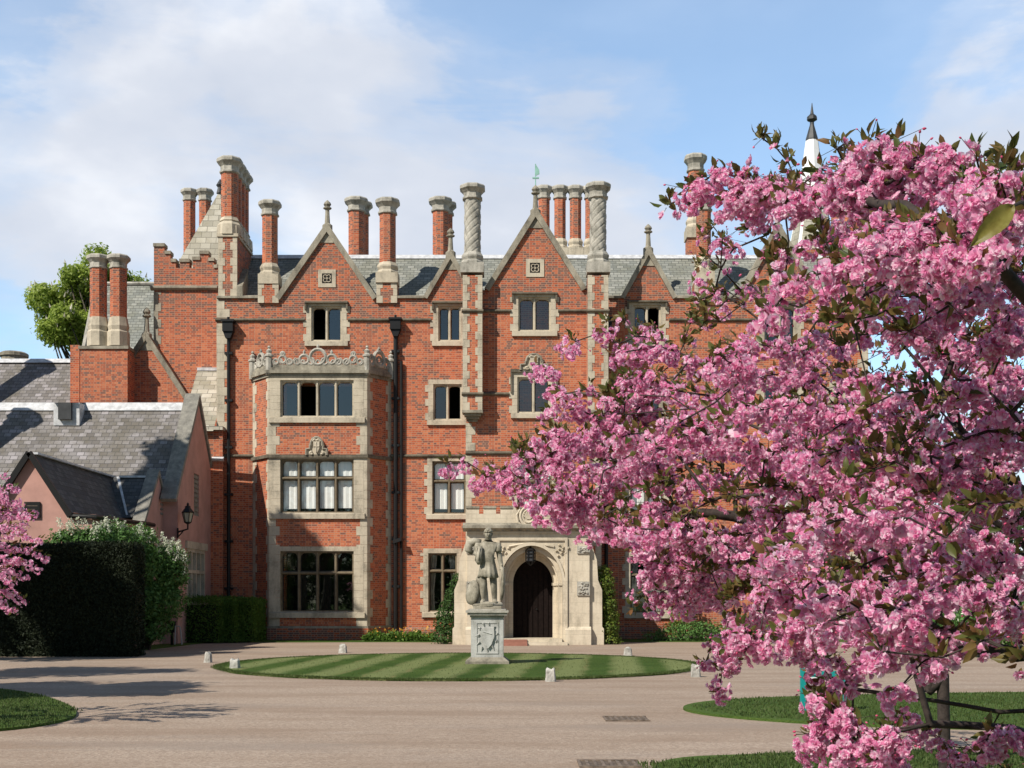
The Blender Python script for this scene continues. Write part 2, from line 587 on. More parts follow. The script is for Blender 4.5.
M['pink'] = mat_plain('pink_render', (.53, .30, .255), .9, 0, .22, 1.3)
M['coping'] = mat_stone('lichen_coping', (.30, .285, .245), (.215, .205, .18), (.13, .125, .11), 4.0)
M['glass'] = mat_glass('window_glass')
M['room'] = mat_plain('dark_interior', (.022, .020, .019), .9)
M['frame_brown'] = mat_stone('brown_mullion_stone', (.235, .19, .125), (.17, .135, .09), (.075, .06, .042), 3.0)
M['blind'] = mat_plain('white_blind', (.88, .88, .85), .8, 0, .06, 1)
M['curtain'] = mat_plain('pale_curtain', (.48, .46, .42), .85, 0, .3, 6)
M['door'] = mat_plain('dark_oak', (.012, .007, .006), .7, 0, .5, 9, None, .1)
M['redstep'] = mat_plain('red_tile_step', (.28, .12, .085), .8)
M['gravel'] = mat_gravel()
M['grass'] = mat_grass('grass')
M['lawn'] = mat_grass('striped_lawn', (Vector((0.997, -0.08, 0)), 0.62))
M['bark'] = mat_plain('cherry_bark', (.055, .042, .036), .85, 0, .55, 30)
M['bark_grey'] = mat_plain('grey_bark', (.10, .085, .065), .9, 0, .5, 14)
M['petal'] = mat_foliage('cherry_petal', [(.10, (.70, .14, .37)), (.28, (.86, .31, .55)), (.46, (.92, .48, .68)), (.65, (.95, .68, .81)), (.83, (.97, .90, .95))], .56, .6, 6, .38)
M['bud'] = mat_foliage('cherry_bud', [(.2, (.55, .06, .15)), (.8, (.72, .17, .30))], .2, .5, 9, .4)
M['cherry_leaf'] = mat_foliage('cherry_leaf', [(.15, (.06, .095, .022)), (.36, (.12, .125, .034)), (.60, (.17, .13, .04)), (.86, (.21, .095, .045))], .42, .42, 3, .4)
M['yew'] = mat_foliage('yew', [(.2, (.007, .013, .005)), (.6, (.014, .022, .008)), (.95, (.035, .038, .014))], .12, .7, 1.2, .5)
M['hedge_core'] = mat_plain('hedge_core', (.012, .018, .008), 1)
M['box_leaf'] = mat_foliage('privet', [(.2, (.05, .11, .015)), (.6, (.095, .185, .028)), (.95, (.15, .24, .05))], .3, .6, 1.5, .5)
M['lilac_leaf'] = mat_foliage('shrub_leaf', [(.2, (.055, .125, .03)), (.6, (.11, .225, .055)), (.95, (.19, .32, .10))], .3, .55, 1.5, .5)
M['white_flower'] = mat_foliage('white_flower', [(.1, (.50, .56, .38)), (.6, (.70, .72, .58)), (.95, (.82, .82, .76))], .3, .7)
M['ivy'] = mat_foliage('ivy', [(.15, (.05, .10, .016)), (.5, (.13, .19, .03)), (.95, (.25, .27, .05))], .4, .5, 2, .4)
M['conifer'] = mat_foliage('conifer', [(.2, (.022, .06, .015)), (.6, (.05, .11, .025)), (.95, (.10, .16, .04))], .25, .6, 2, .5)
M['tree_leaf'] = mat_foliage('chestnut_leaf', [(.2, (.19, .27, .045)), (.55, (.36, .46, .09)), (.95, (.55, .60, .22))], .6, .5, .6, .5)
M['dark_tree_leaf'] = mat_foliage('dark_tree_leaf', [(.2, (.025, .055, .014)), (.6, (.05, .09, .022)), (.95, (.09, .13, .035))], .3, .5, .6, .5)
M['candle'] = mat_foliage('chestnut_candle', [(.1, (.6, .56, .44)), (.9, (.82, .78, .66))], .3, .7)
M['orange'] = mat_foliage('orange_flower', [(.1, (.75, .25, .03)), (.6, (.85, .5, .08)), (.95, (.85, .75, .5))], .3, .7)
M['drain_slot'] = mat_plain('gravel_filled_slot', (.14, .11, .085), .95, 0, .4, 12)
M['teal'] = mat_plain('teal_paint', (.012, .30, .29), .4, 0, .12)
M['white_paint'] = mat_plain('white_paint', (.78, .78, .76), .5, 0, .1)
M['markstone'] = mat_stone('whitened_stone', (.56, .545, .50), (.38, .365, .33), (.09, .085, .07), 6.0)
M['lampglass'] = mat_plain('lamp_glass', (.42, .40, .30), .2, 0, .2)
M['verdigris'] = mat_plain('verdigris', (.30, .55, .47), .6)
M['drain'] = mat_plain('cast_iron', (.22, .17, .13), .8, 0, .6, 12)

# ------------------------------------------------------------------ ground, drive, lawns
def flat(name, poly, z, mat, thick=0.0):
    mb = MB()
    if thick:
        mb.prism_z(poly, z - thick, z)
    else:
        m2 = MB(); m2.prism_y(poly, 0, 1)
        pts = [Vector((x, y, 0)) for x, y in poly]
        tr = tessellate_polygon([pts])
        mb.add([(x, y, z) for x, y in poly], [])
        for t in tr:
            a, b_, c = (poly[i] for i in t)
            ar = (b_[0] - a[0]) * (c[1] - a[1]) - (c[0] - a[0]) * (b_[1] - a[1])
            mb.f.append(list(t) if ar > 0 else list(t)[::-1]); mb.m.append(0)
    return structure(mb.build(name, mat))


def smooth_poly(pts, n=6):
    """closed Catmull-Rom"""
    out = []
    L = len(pts)
    for i in range(L):
        p0, p1, p2, p3 = (Vector(pts[(i + k - 1) % L]).to_2d() for k in range(4))
        for j in range(n):
            t = j / n
            q = 0.5 * ((2 * p1) + (p2 - p0) * t + (2 * p0 - 5 * p1 + 4 * p2 - p3) * t * t + (3 * p1 - p0 - 3 * p2 + p3) * t ** 3)
            out.append((q.x, q.y))
    return out


gmb = MB(); gmb.quad((-900, -300, -.004), (900, -300, -.004), (900, 1500, -.004), (-900, 1500, -.004))
structure(gmb.build('ground', M['grass']))
flat('driveway', [(-60, -20), (60, -20), (60, 46.2), (-60, 46.2)], 0.0, M['gravel'])
LC = Vector((-1.2, 29.6, 0)); LR = 5.6
circ = []
for k in range(120):
    a = 2 * math.pi * k / 120
    r = LR * (1 + .006 * math.sin(7 * a) + .004 * math.sin(17 * a + 1))
    circ.append((LC.x + r * math.cos(a), LC.y + r * math.sin(a)))
flat('round_lawn', circ, 0.045, M['lawn'], 0.05)
flat('left_lawn', smooth_poly([(-26, 23.6), (-17, 23.2), (-11.5, 22.6), (-9.2, 21.9), (-7.55, 20.1), (-6.15, 17.6), (-5.8, 16.0), (-6.4, 14.7), (-8.5, 13.4), (-14, 11), (-22, 9)]), 0.035, M['grass'], 0.05)
flat('right_lawn', smooth_poly([(2.45, 17.9), (3.4, 19.4), (6, 20.4), (9, 20.9), (14, 21.2), (22, 21.4), (30, 21.5), (30, 14.5), (22, 14.5), (14, 14.5), (9, 14.7), (5, 15.3), (3.1, 16.4)]), 0.035, M['grass'], 0.05)
flat('near_lawn', smooth_poly([(1.4, 11.9), (2.6, 12.6), (5, 13.0), (9, 12.9), (14, 12.6), (22, 12.3), (30, 12), (30, -6), (20, -6), (10, -6), (2, -6), (1.0, 0), (1.0, 5), (1.1, 9)]), 0.035, M['grass'], 0.05)
flat('house_verge', [(-13, 44.6), (-9.6, 44.9), (-4.4, 45.2), (-2.0, 45.0), (-2.0, 46.9), (-13, 46.9)], 0.03, M['grass'], 0.05)
flat('right_verge', [(3.3, 45.3), (14, 45.6), (30, 46), (30, 52), (3.3, 52)], 0.03, M['grass'], 0.05)
flat('cottage_verge', [(-24, 33.0), (-14.6, 33.3), (-12.6, 36.0), (-11.2, 38.6), (-10.9, 44.6), (-24, 44.6)], 0.03, M['grass'], 0.05)

# ------------------------------------------------------------------ the mansion
FY, CY, BY = 48.0, 46.8, 46.9          # main front, centre block, bay front
GXc, GY0 = 0.8, 48
H = thing('brick_mansion', 'tall red brick mansion with cream stone quoins, pointed gables and many chimneys', 'mansion', (0.5, 48, 0))


def wall_mb(mb, outline, holes, Y, t=0.38, mi=0):
    """a standing wall in the plane Y with square openings, t thick"""
    loops = [[Vector((x, z, 0)) for x, z in outline]]
    for (x0, x1, z0, z1) in holes:
        loops.append([Vector((x0, z0, 0)), Vector((x0, z1, 0)), Vector((x1, z1, 0)), Vector((x1, z0, 0))])
    flatp = [p for l in loops for p in l]
    n = len(flatp)
    vs = [(p.x, Y, p.y) for p in flatp] + [(p.x, Y + t, p.y) for p in flatp]
    fs = []
    for tri in tessellate_polygon(loops):
        a, b_, c = (flatp[i] for i in tri)
        ar = (b_.x - a.x) * (c.y - a.y) - (c.x - a.x) * (b_.y - a.y)
        if abs(ar) < 1e-10: continue
        tri = tuple(tri) if ar > 0 else tuple(tri)[::-1]
        fs.append(tri)
        fs.append(tuple(i + n for i in tri[::-1]))
    k = 0
    for li, l in enumerate(loops):
        m = len(l)
        for i in range(m):
            a, b_ = k + i, k + (i + 1) % m
            fs.append((a, a + n, b_ + n, b_))
        k += m
    mb.add(vs, fs, mi)


def quoins(mb, x, sgn, Y, z0, z1, wa=.42, wb=.24, h=.30, proud=.014, mi=0, start=0):
    k = start
    z = z0
    while z < z1 - 1e-6:
        zz = min(z + h, z1)
        w = wa if k % 2 == 0 else wb
        mb.box(x, x + sgn * w, Y - proud, Y + .05, z, zz - .008, mi)
        z = zz; k += 1


WINDOWS = []


def window(px0, px1, py0, py1, Y, lights, transom=None, blind=None, curtain=False, margin=.18, hood=True, sill_h=.2, tooth=True, stone='stone', frame='stone', ajar=None, dark=False, label=None):
    """stone mullioned window; px are of the opening"""
    x0, x1, z1, z0 = fx(px0, Y), fx(px1, Y), fz(py0, Y), fz(py1, Y)
    mb = MB()
    p = .022
    # surround: jamb blocks toothed into the brick, lintel, sill
    if margin:
        z = z0 - .0; k = 0
        hh = .27
        while z < z1 - 1e-6:
            zz = min(z + hh, z1)
            w = margin + (.12 if (k % 2 == 0 and tooth) else 0)
            mb.box(x0 - w, x0 + .01, Y - p, Y + .1, z, zz - .007, 0)
            mb.box(x1 - .01, x1 + w, Y - p, Y + .1, z, zz - .007, 0)
            z = zz; k += 1
        mb.box(x0 - margin, x1 + margin, Y - p - .002, Y + .1, z1 - .005, z1 + (.10 if hood else .17), 0)
        mb.prism_x([(Y - .10, z0 - .03), (Y - .10, z0 - sill_h), (Y + .1, z0 - sill_h), (Y + .1, z0 + .03)], x0 - margin - .05, x1 + margin + .05, 0)
    if hood:
        mb.prism_x([(Y - .15, z1 + .09), (Y - .15, z1 + .13), (Y + .02, z1 + .20), (Y + .02, z1 + .09)], x0 - margin - .05, x1 + margin + .05, 1)
        for s_, xx in ((-1, x0 - margin - .05), (1, x1 + margin + .05)):
            mb.box(xx, xx - s_ * .07, Y - .12, Y + .02, z1 - .16, z1 + .10, 1)
    # splayed inner frame and mullions
    fw = .07
    mb.box(x0 - .01, x0 + fw, Y + .06, Y + .3, z0, z1, 2)
    mb.box(x1 - fw, x1 + .01, Y + .06, Y + .3, z0, z1, 2)
    mb.box(x0, x1, Y + .062, Y + .3, z1 - fw, z1 + .01, 2)
    mb.box(x0, x1, Y + .058, Y + .3, z0 - .01, z0 + fw * .8, 2)
    ww = (x1 - x0) / lights
    mw = .11
    for k in range(1, lights):
        xm = x0 + k * ww
        mb.prism_z([(xm - mw / 2, Y + .3), (xm - mw / 2, Y + .14), (xm - mw / 4, Y + .05), (xm + mw / 4, Y + .05), (xm + mw / 2, Y + .14), (xm + mw / 2, Y + .3)], z0 + .02, z1 - .02, 2)
    zt = None
    if transom:
        zt = fz(transom, Y)
        mb.prism_x([(Y + .3, zt - .06), (Y + .12, zt - .06), (Y + .045, zt - .02), (Y + .045, zt + .02), (Y + .12, zt + .06), (Y + .3, zt + .06)], x0 + .02, x1 - .02, 2)
    # round-shouldered heads of the lights
    for k in range(lights):
        a = x0 + k * ww + (fw if k == 0 else mw / 2)
        b_ = x0 + (k + 1) * ww - (fw if k == lights - 1 else mw / 2)
        top = z1 - fw + .004
        r = min((b_ - a) * .33, .17)
        for (xc, sg) in ((a, 1), (b_, -1)):
            poly = [(xc - sg * .01, top + .01)] + [(xc + sg * (r - r * math.cos(t)), top - r + r * math.sin(t)) for t in [i * math.pi / 12 for i in range(7)]] + [(xc + sg * r, top + .01)]
            poly = [(xc - sg * .01, top + .01), (xc - sg * .01, top - r)] + poly[1:]
            mb.prism_y(poly, Y + .1, Y + .28, 2)
    if py0 > 450: frame = 'frame_brown'
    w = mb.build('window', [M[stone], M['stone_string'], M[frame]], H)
    # leaded panes in iron casements
    g = MB()
    open_light = rnd.randrange(lights) if rnd.random() < .55 and not blind else -1
    for k in range(lights):
        a = x0 + k * ww + (fw if k == 0 else mw / 2) - .01
        b_ = x0 + (k + 1) * ww - (fw if k == lights - 1 else mw / 2) + .01
        for (za, zb) in ([(z0 + .03, zt - .05), (zt + .05, z1 - .05)] if zt else [(z0 + .03, z1 - .05)]):
            yy = Y + .215 + rnd.uniform(-.006, .006)
            tilt = rnd.uniform(-.012, .012)
            if k == open_light and za < (zt or z0 + .2):     # this casement stands open, swung inwards
                g.quad((a, yy, za), (a + .04, yy + (b_ - a), za), (a + .04, yy + (b_ - a), zb), (a, yy, zb))
            else:
                g.quad((a, yy, za), (b_, yy + tilt, za), (b_, yy + tilt, zb), (a, yy, zb))
            e = .025
            g.box(a, a + e + .012, yy - .02, yy + .02, za, zb, 1); g.box(b_ - e - .012, b_, yy - .02, yy + .02, za, zb, 1)
            g.box(a, b_, yy - .021, yy + .021, za, za + e + .02, 1); g.box(a, b_, yy - .021, yy + .021, zb - e, zb, 1)
    g.build('glazing', [M['glass'], M['iron']], w)
    if blind:
        bm_ = MB()
        for k in range(lights):
            a = x0 + k * ww + .03; b_ = x0 + (k + 1) * ww - .03
            zb = z0 + blind * (z1 - z0) * rnd.uniform(.9, 1.1)
            n = 10
            for i in range(n):          # soft vertical folds
                xa, xb = a + (b_ - a) * i / n, a + (b_ - a) * (i + 1) / n
                ya = Y + .27 + .012 * math.sin(i * 2.1); yb = Y + .27 + .012 * math.sin((i + 1) * 2.1)
                bm_.quad((xa, ya, zb), (xb, yb, zb), (xb, yb, z1), (xa, ya, z1))
        bm_.build('blind', M['blind'], w)
    if curtain:
        c = MB()
        for sg, xe in ((1, x0), (-1, x1)):
            n = 9; wd = (x1 - x0) * .30
            for i in range(n):
                for (ta, tb, za, zb) in ((1.0, .62, z1, z0 + (z1 - z0) * .35), (.62, .7, z0 + (z1 - z0) * .35, z0)):
                    xa0, xa1 = xe + sg * wd * ta * i / n, xe + sg * wd * ta * (i + 1) / n
                    xb0, xb1 = xe + sg * wd * tb * i / n, xe + sg * wd * tb * (i + 1) / n
                    y0_, y1_ = Y + .45 + .03 * math.sin(i * 2.4), Y + .45 + .03 * math.sin((i + 1) * 2.4)
                    c.quad((xa0, y0_, za), (xa1, y1_, za), (xb1, y1_, zb), (xb0, y0_, zb))
        c.build('curtain', M['curtain'], w)
    return (x0, x1, z0, z1)


def hole(px0, px1, py0, py1, Y):
    return (fx(px0, Y), fx(px1, Y), fz(py1, Y), fz(py0, Y))


# --- window positions (opening in frame pixels at the wall's distance)
left_w = [(311, 342, 306, 341, 2, None), (438, 461, 306, 341, 2, None), (433, 462, 384, 420, 2, None), (432, 466, 461, 514, 2, 481), (428, 457, 553, 612, 2, 571)]
right_w = [(633, 661, 305, 342, 2, None), (633, 661, 386, 422, 2, None), (630, 664, 461, 514, 2, 481), (630, 664, 556, 613, 2, 575),
           (764, 796, 306, 343, 2, None), (764, 796, 386, 422, 2, None), (764, 796, 461, 514, 2, 481), (764, 796, 556, 613, 2, 575),
           (834, 856, 386, 422, 2, None), (834, 856, 461, 514, 2, 481), (834, 856, 556, 613, 2, 575)]
holes = []
for i, (a, b_, c, d, n, t) in enumerate(left_w):
    holes.append(window(a, b_, c, d, FY, n, t, blind=(.10 if i == 3 else None), curtain=(i == 4), hood=(i < 2)))
for i, (a, b_, c, d, n, t) in enumerate(right_w):
    holes.append(window(a, b_, c, d, FY, n, t, curtain=(t == 575), blind=(.1 if t == 481 else None), hood=(c < 320)))
ZP = fz(298, FY)        # parapet
XL, XR = fx(217, FY), fx(868, FY)
bayx0, bayx1 = fx(256, FY), fx(388, FY)
for (yy0, yy1) in ((380, 417), (459, 513), (551, 612)):
    holes.append((fx(280, BY), fx(354, BY), fz(yy1, BY), fz(yy0, BY)))


def gable_pts(px0, pxp, px1, pyb, pyp, Y):
    return [(fx(px1, Y), fz(pyb, Y)), (fx(pxp, Y), fz(pyp, Y)), (fx(px0, Y), fz(pyb, Y))]


G1 = gable_pts(281, 327, 372, 299, 232, FY)
G2 = gable_pts(490, 535.5, 581, 290, 217, CY)
G3 = gable_pts(428, 450.5, 473, 298, 259, FY)
G4 = gable_pts(625, 648.5, 672, 298, 255, FY)
G5 = gable_pts(741, 778, 816, 298, 232, FY)
outline = [(XL, 0), (XR, 0), (XR, ZP)] + [(x, max(z, ZP)) for x, z in G5] + [(x, max(z, ZP)) for x, z in G4] + [(x, max(z, ZP)) for x, z in G3] + [(x, max(z, ZP)) for x, z in G1] + [(XL, ZP)]
wm = MB()
wall_mb(wm, outline, holes, FY)
wm.box(XL + .001, XL + .4, FY + .39, FY + 9, 0, ZP - .2)      # end walls and back
wm.box(XR - .4, XR - .001, FY + .39, FY + 9, 0, ZP - .2)
wm.box(XL + .4, XR - .4, FY + 8.6, FY + 9.01, 0, ZP - .2)
wm.build('wall', M['brick'], H)
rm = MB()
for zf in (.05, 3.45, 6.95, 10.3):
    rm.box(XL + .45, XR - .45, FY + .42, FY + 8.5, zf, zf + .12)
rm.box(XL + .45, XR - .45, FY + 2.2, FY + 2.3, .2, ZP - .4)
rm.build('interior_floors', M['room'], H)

# centre block
CXL, CXR = fx(466, CY), fx(601, CY)
cent_w = [(518, 551, 297, 331, 2, None), (517, 550, 377, 413, 2, None), (517, 552, 461, 514, 2, 481)]
ch = []
for i, (a, b_, c, d, n, t) in enumerate(cent_w):
    ch.append(window(a, b_, c, d, CY, n, t, blind=(.1 if i == 2 else None), hood=(i == 0)))
zc = fz(290, CY)
cm = MB()
wall_mb(cm, [(CXL, 0), (CXR, 0), (CXR, zc)] + G2 + [(CXL, zc)], ch, CY)
cm.box(CXL + .002, CXL + .38, CY + .381, FY - .003, 0, zc - .002)
cm.box(CXR - .38, CXR - .002, CY + .381, FY - .003, 0, zc - .002)
cm.build('centre_wall', M['brick'], H)

# --- strings, plinth, copings
def course(mb, x0, x1, Y, zc_, h=.13, out=.09, mi=0):
    mb.prism_x([(Y - out, zc_ - h * .15), (Y - out, zc_ + h * .15), (Y - .0, zc_ + h * .55), (Y + .04, zc_ + h * .55), (Y + .04, zc_ - h * .5), (Y - out * .4, zc_ - h * .5)], x0, x1, mi)


for (a, b_, Y, py) in ((XL - .05, fx(305, FY), FY, 320), (fx(348, FY), fx(431, FY), FY, 320), (fx(669, FY), fx(756, FY), FY, 320), (fx(804, FY), XR, FY, 320), (CXR, fx(626, FY), FY, 320),
                       (XL - .05, bayx0, FY, 456), (bayx1, CXL, FY, 456), (CXR, XR, FY, 456), (CXL - .02, CXR + .02, CY, 453), (fx(482, CY), fx(509, CY), CY, 394), (fx(559, CY), fx(588, CY), CY, 394),
                       (fx(482, CY), fx(511, CY), CY, 311), (fx(558, CY), fx(588, CY), CY, 311)):
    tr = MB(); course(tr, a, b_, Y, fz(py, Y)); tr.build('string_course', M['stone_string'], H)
zpl = fz(627, FY)
M['brick_old'] = mat_brick('old_plinth_brick', .50)
for (a, b_, Y) in ((XL - .05, bayx0, FY), (bayx1, CXL, FY), (CXR, XR + .05, FY), (CXL - .08, CXR + .08, CY)):
    pl = MB(); pl.prism_x([(Y - .12, 0), (Y - .12, zpl - .1), (Y - .002, zpl), (Y + .1, zpl), (Y + .1, 0)], a, b_); pl.build('plinth', M['brick_old'], H)


def raking(mb, g, Y, w=.22, out=.12, back=.5, apex=True):
    (x1, z1), (xp, zp), (x0, z0) = g
    for (xa, za) in ((x0, z0), (x1, z1)):
        d = Vector((xp - xa, zp - za)).normalized()
        n = Vector((-d.y, d.x))
        if n.y < 0: n = -n
        a0 = Vector((xa, za)) - d * .06
        pt = Vector((xp, zp))
        # meets its twin over the apex
        top_in = Vector((xp, zp - .02)); top_out = Vector((xp, zp + w / abs(n.y)))
        mb.prism_y([tuple(a0), tuple(top_in), tuple(top_out), tuple(a0 + n * w)], Y - out, Y + back)
    mb.prism_y([(xp - .26, zp - .42), (xp + .26, zp - .42), (xp, zp + .06)], Y - .03, Y + .2)


def finial(mb, x, Y, z0, z1, r=.13):
    h = z1 - z0
    mb.lathe(x, Y, [(r * 1.5, z0 - .25), (r * 1.5, z0), (r * .8, z0 + .08 * h), (r * .62, z0 + .5 * h), (r * .62, z0 + .62 * h), (r * 1.25, z0 + .66 * h), (r * 1.25, z0 + .70 * h), (r * .7, z0 + .73 * h), (r * 1.15, z0 + .82 * h), (r * .9, z0 + .90 * h), (r * .15, z0 + h)], 8)


for (g, Y, pz0, pz1) in ((G1, FY, 228, 202), (G2, CY, 213, 187), (G3, FY, 256, 230), (G4, FY, 252, 226), (G5, FY, 228, 204)):
    mb = MB()
    big_ = (g[0][0] - g[2][0]) > 2.2
    raking(mb, g, Y, .20 if big_ else .17)
    co = mb.build('gable_coping', M['stone_old'], H)
    f_ = MB(); finial(f_, g[1][0], Y + .1, g[1][1] + .28, fz(pz1, Y) + .1)
    f_.build('finial', M['stone_old'], co)
    # apex stone and corner blocks set flush in the brick
# vents of pierced stone in the large gables
for (pxc, pyc, Y) in ((327, 278.5, FY), (535, 268, CY), (778, 279, FY)):
    mb = MB()
    x, z = fx(pxc, Y), fz(pyc, Y); r = .34; q = .19
    for (a, b_, c, d) in ((-r, r, q, r), (-r, r, -r, -q), (-r, -q, -q, q), (q, r, -q, q)):
        mb.box(x + a, x + b_, Y - .03, Y + .05, z + c, z + d, 0)
    mb.box(x - q, x + q, Y - .012, Y + .02, z - q, z + q, 1)
    for k in range(4):
        t = k * math.pi / 2 + math.pi / 4
        c_ = (x + .095 * math.cos(t), z + .095 * math.sin(t))
        mb.tube([(c_[0] + .07 * math.cos(s * math.pi / 6), Y - .02, c_[1] + .07 * math.sin(s * math.pi / 6)) for s in range(12)], .018, 5, 0, True)
    mb.build('gable_vent', [M['stone'], M['room']], H)

# parapet coping between the gables
for (a, b_, Y, py) in ((217, 259, FY, 298), (279, 280, FY, 298), (374, 376, FY, 298), (397, 426, FY, 298), (608, 622, FY, 298), (674, 694, FY, 298), (714, 738, FY, 298), (819, 868, FY, 298)):
    z = fz(py, Y)
    pc = MB()
    pc.prism_x([(Y - .10, z - .02), (Y - .10, z + .06), (Y + .15, z + .14), (Y + .44, z + .06), (Y + .44, z - .02)], fx(a, Y), fx(b_, Y))
    pc.build('parapet_coping', M['stone_old'], H)

# --- main roof: two slopes with a white lead ridge, cross roofs behind the gables
RY, RZ = FY + 2.75, fz(257, FY + 2.75)
rf = MB()
x0, x1 = fx(236, FY), XR - .3
rf.quad((x0, FY + .3, 12.95), (x1, FY + .3, 12.95), (x1, RY, RZ), (x0, RY, RZ))
rf.quad((x1, FY + 8.9, 12.95), (x0, FY + 8.9, 12.95), (x0, RY + 2, RZ - .3), (x1, RY + 2, RZ - .3))
rf.quad((x0, RY, RZ), (x1, RY, RZ), (x1, RY + 2, RZ - .3), (x0, RY + 2, RZ - .3))
rf.add([(x1, FY + .3, 12.95), (x1, FY + 8.9, 12.95), (x1, RY + 2, RZ - .3), (x1, RY, RZ)], [(0, 1, 2, 3)])
rf.add([(x0, FY + .3, 12.95), (x0, FY + 8.9, 12.95), (x0, RY + 2, RZ - .3), (x0, RY, RZ)], [(3, 2, 1, 0)])
rf.quad((XL + .2, FY + .36, 12.9), (x0, FY + .36, 12.9), (x0, FY + 8.9, 12.9), (XL + .2, FY + 8.9, 12.9))
for (g, Y) in ((G1, FY), (G2, CY), (G3, FY), (G4, FY), (G5, FY)):
    (xb, zb), (xp, zp), (xa, za) = g
    yb = FY + 3.2 if zp > RZ else FY + .3 + (zp - 12.95) / ((RZ - 12.95) / (RY - FY - .3))
    yb2 = FY + .5
    rf.quad((xa, Y + .2, za - .03), (xp, Y + .2, zp - .03), (xp, yb, zp - .03), (xa, max(yb2, Y + 1.3), za - .03))
    rf.quad((xp, Y + .2, zp - .03), (xb, Y + .2, zb - .03), (xb, max(yb2, Y + 1.3), zb - .03), (xp, yb, zp - .03))
roof = rf.build('roof', M['slate'], H)
ld = MB()
ld.prism_x([(RY - .16, RZ - .10), (RY, RZ + .09), (RY + .2, RZ + .05), (RY + .2, RZ - .05)], x0, x1)
ld.build('ridge_lead', M['lead'], roof)

# --- chimneys
def oct_prof(mb, cx, cy, prof, mi=0, n=8):
    mb.lathe(cx, cy, prof, n, math.pi / n, mi)


def cap_prof(r, z0, z1):
    h = z1 - z0
    return [(r * 1.0, z0), (r * 1.22, z0 + .06 * h), (r * 1.22, z0 + .16 * h), (r * 1.08, z0 + .20 * h), (r * 1.10, z0 + .46 * h), (r * 1.32, z0 + .60 * h), (r * 1.55, z0 + .72 * h), (r * 1.55, z0 + .90 * h), (r * 1.38, z1), (r * .8, z1), (r * .75, z1 - .1)]


def chimney(pxc, Y, hw, py_cap_top, py_cap_bot, py_shaft_bot, py_base_bot=None, twisted=False, square=False, foot_bot=None, foot_w=None, base=True, brick='brick_chimney'):
    s = Y / F
    cx, cy = fx(pxc, Y), Y
    r = hw * s / math.cos(math.pi / 8)
    zt, zcb, zs = fz(py_cap_top, Y), fz(py_cap_bot, Y), fz(py_shaft_bot, Y)
    mb = MB()
    if twisted:
        n, rows = 48, 60
        b = len(mb.v)
        for j in range(rows + 1):
            z = zs + (zcb - zs) * j / rows
            for k in range(n):
                a = 2 * math.pi * k / n
                t1 = 6 * a + z * 11.0; t2 = 6 * a - z * 22.0
                rr = hw * s * (.94 + .10 * abs(math.sin(t1 / 2)) - .05 * max(0, math.cos(t2)) ** 2)
                mb.v.append((cx + rr * math.cos(a), cy + rr * math.sin(a), z))
        for j in range(rows):
            for k in range(n):
                k2 = (k + 1) % n
                mb.f.append([b + j * n + k, b + j * n + k2, b + (j + 1) * n + k2, b + (j + 1) * n + k]); mb.m.append(0)
        c = mb.build('chimney', M['stone_grey'], H)
    else:
        oct_prof(mb, cx, cy, [(r, zs - .02), (r, zcb + .02)])
        c = mb.build('chimney', M[brick], H)
    mb = MB(); oct_prof(mb, cx, cy, cap_prof(r * .98, zcb, zt))
    mb.build('chimney_cap', M['stone_grey'], c)
    if base and py_base_bot:
        zb = fz(py_base_bot, Y); h = zs - zb
        mb = MB()
        oct_prof(mb, cx, cy, [(r * 1.38, zb + h * .45), (r * 1.38, zb + h * .55), (r * 1.18, zb + h * .66), (r * 1.3, zb + h * .78), (r * 1.3, zb + h * .85), (r * 1.02, zs + .02)])
        w = r * 1.30
        mb.box(cx - w, cx + w, cy - w, cy + w, zb, zb + h * .47)
        mb.build('chimney_base', M['stone'] if not twisted else M['stone_grey'], c)
    if foot_bot:
        zb, zf = fz(py_base_bot, Y), fz(foot_bot, Y)
        w = (foot_w or hw * 1.35) * s
        mb = MB()
        mb.box(cx - w, cx + w, cy - w * .9, cy + w, zf, zb)
        mb.build('chimney_foot', M['brick'], c)
        for sg in (1, -1):
            mb = MB(); quoins(mb, cx - sg * (w + .01), sg, cy - w * .9, zf, zb, .24, .15, .28); mb.build('quoin_strip', M['stone'], c)
    return c


chimney(270, FY + .25, 7.2, 202, 217, 265, 286, foot_bot=305, foot_w=10)
chimney(387.7, FY + .25, 7.8, 200, 215.5, 264, 285, foot_bot=305, foot_w=10)
chimney(703.5, FY + .25, 7.0, 198, 212.5, 259, 284, foot_bot=305, foot_w=10)
chimney(848, FY + .25, 7.2, 201, 214, 262, 284, foot_bot=305, foot_w=10)
for p_ in (356.5, 440.5):
    chimney(p_, 53.0, 7.6, 199, 213, 262, base=False)
    chimney(p_ + 4.5, 54.3, 7.4, 203, 216, 262, base=False)
for p_ in (544, 560, 575.5, 591):
    chimney(p_, 53.2, 5.6, 187, 200, 240, 258)
chimney(695.5, 52.6, 7.2, 156, 173, 218, 240)
mb = MB(); mb.box(fx(686.5, 52.6), fx(704.5, 52.6), 52.25, 52.95, 13, fz(240, 52.6)); mb.build('chimney_foot', M['brick_chimney'], H)
for p_ in (838.5, 857.5):
    chimney(p_, 53.4, 6.8, 198, 211, 262, base=False)
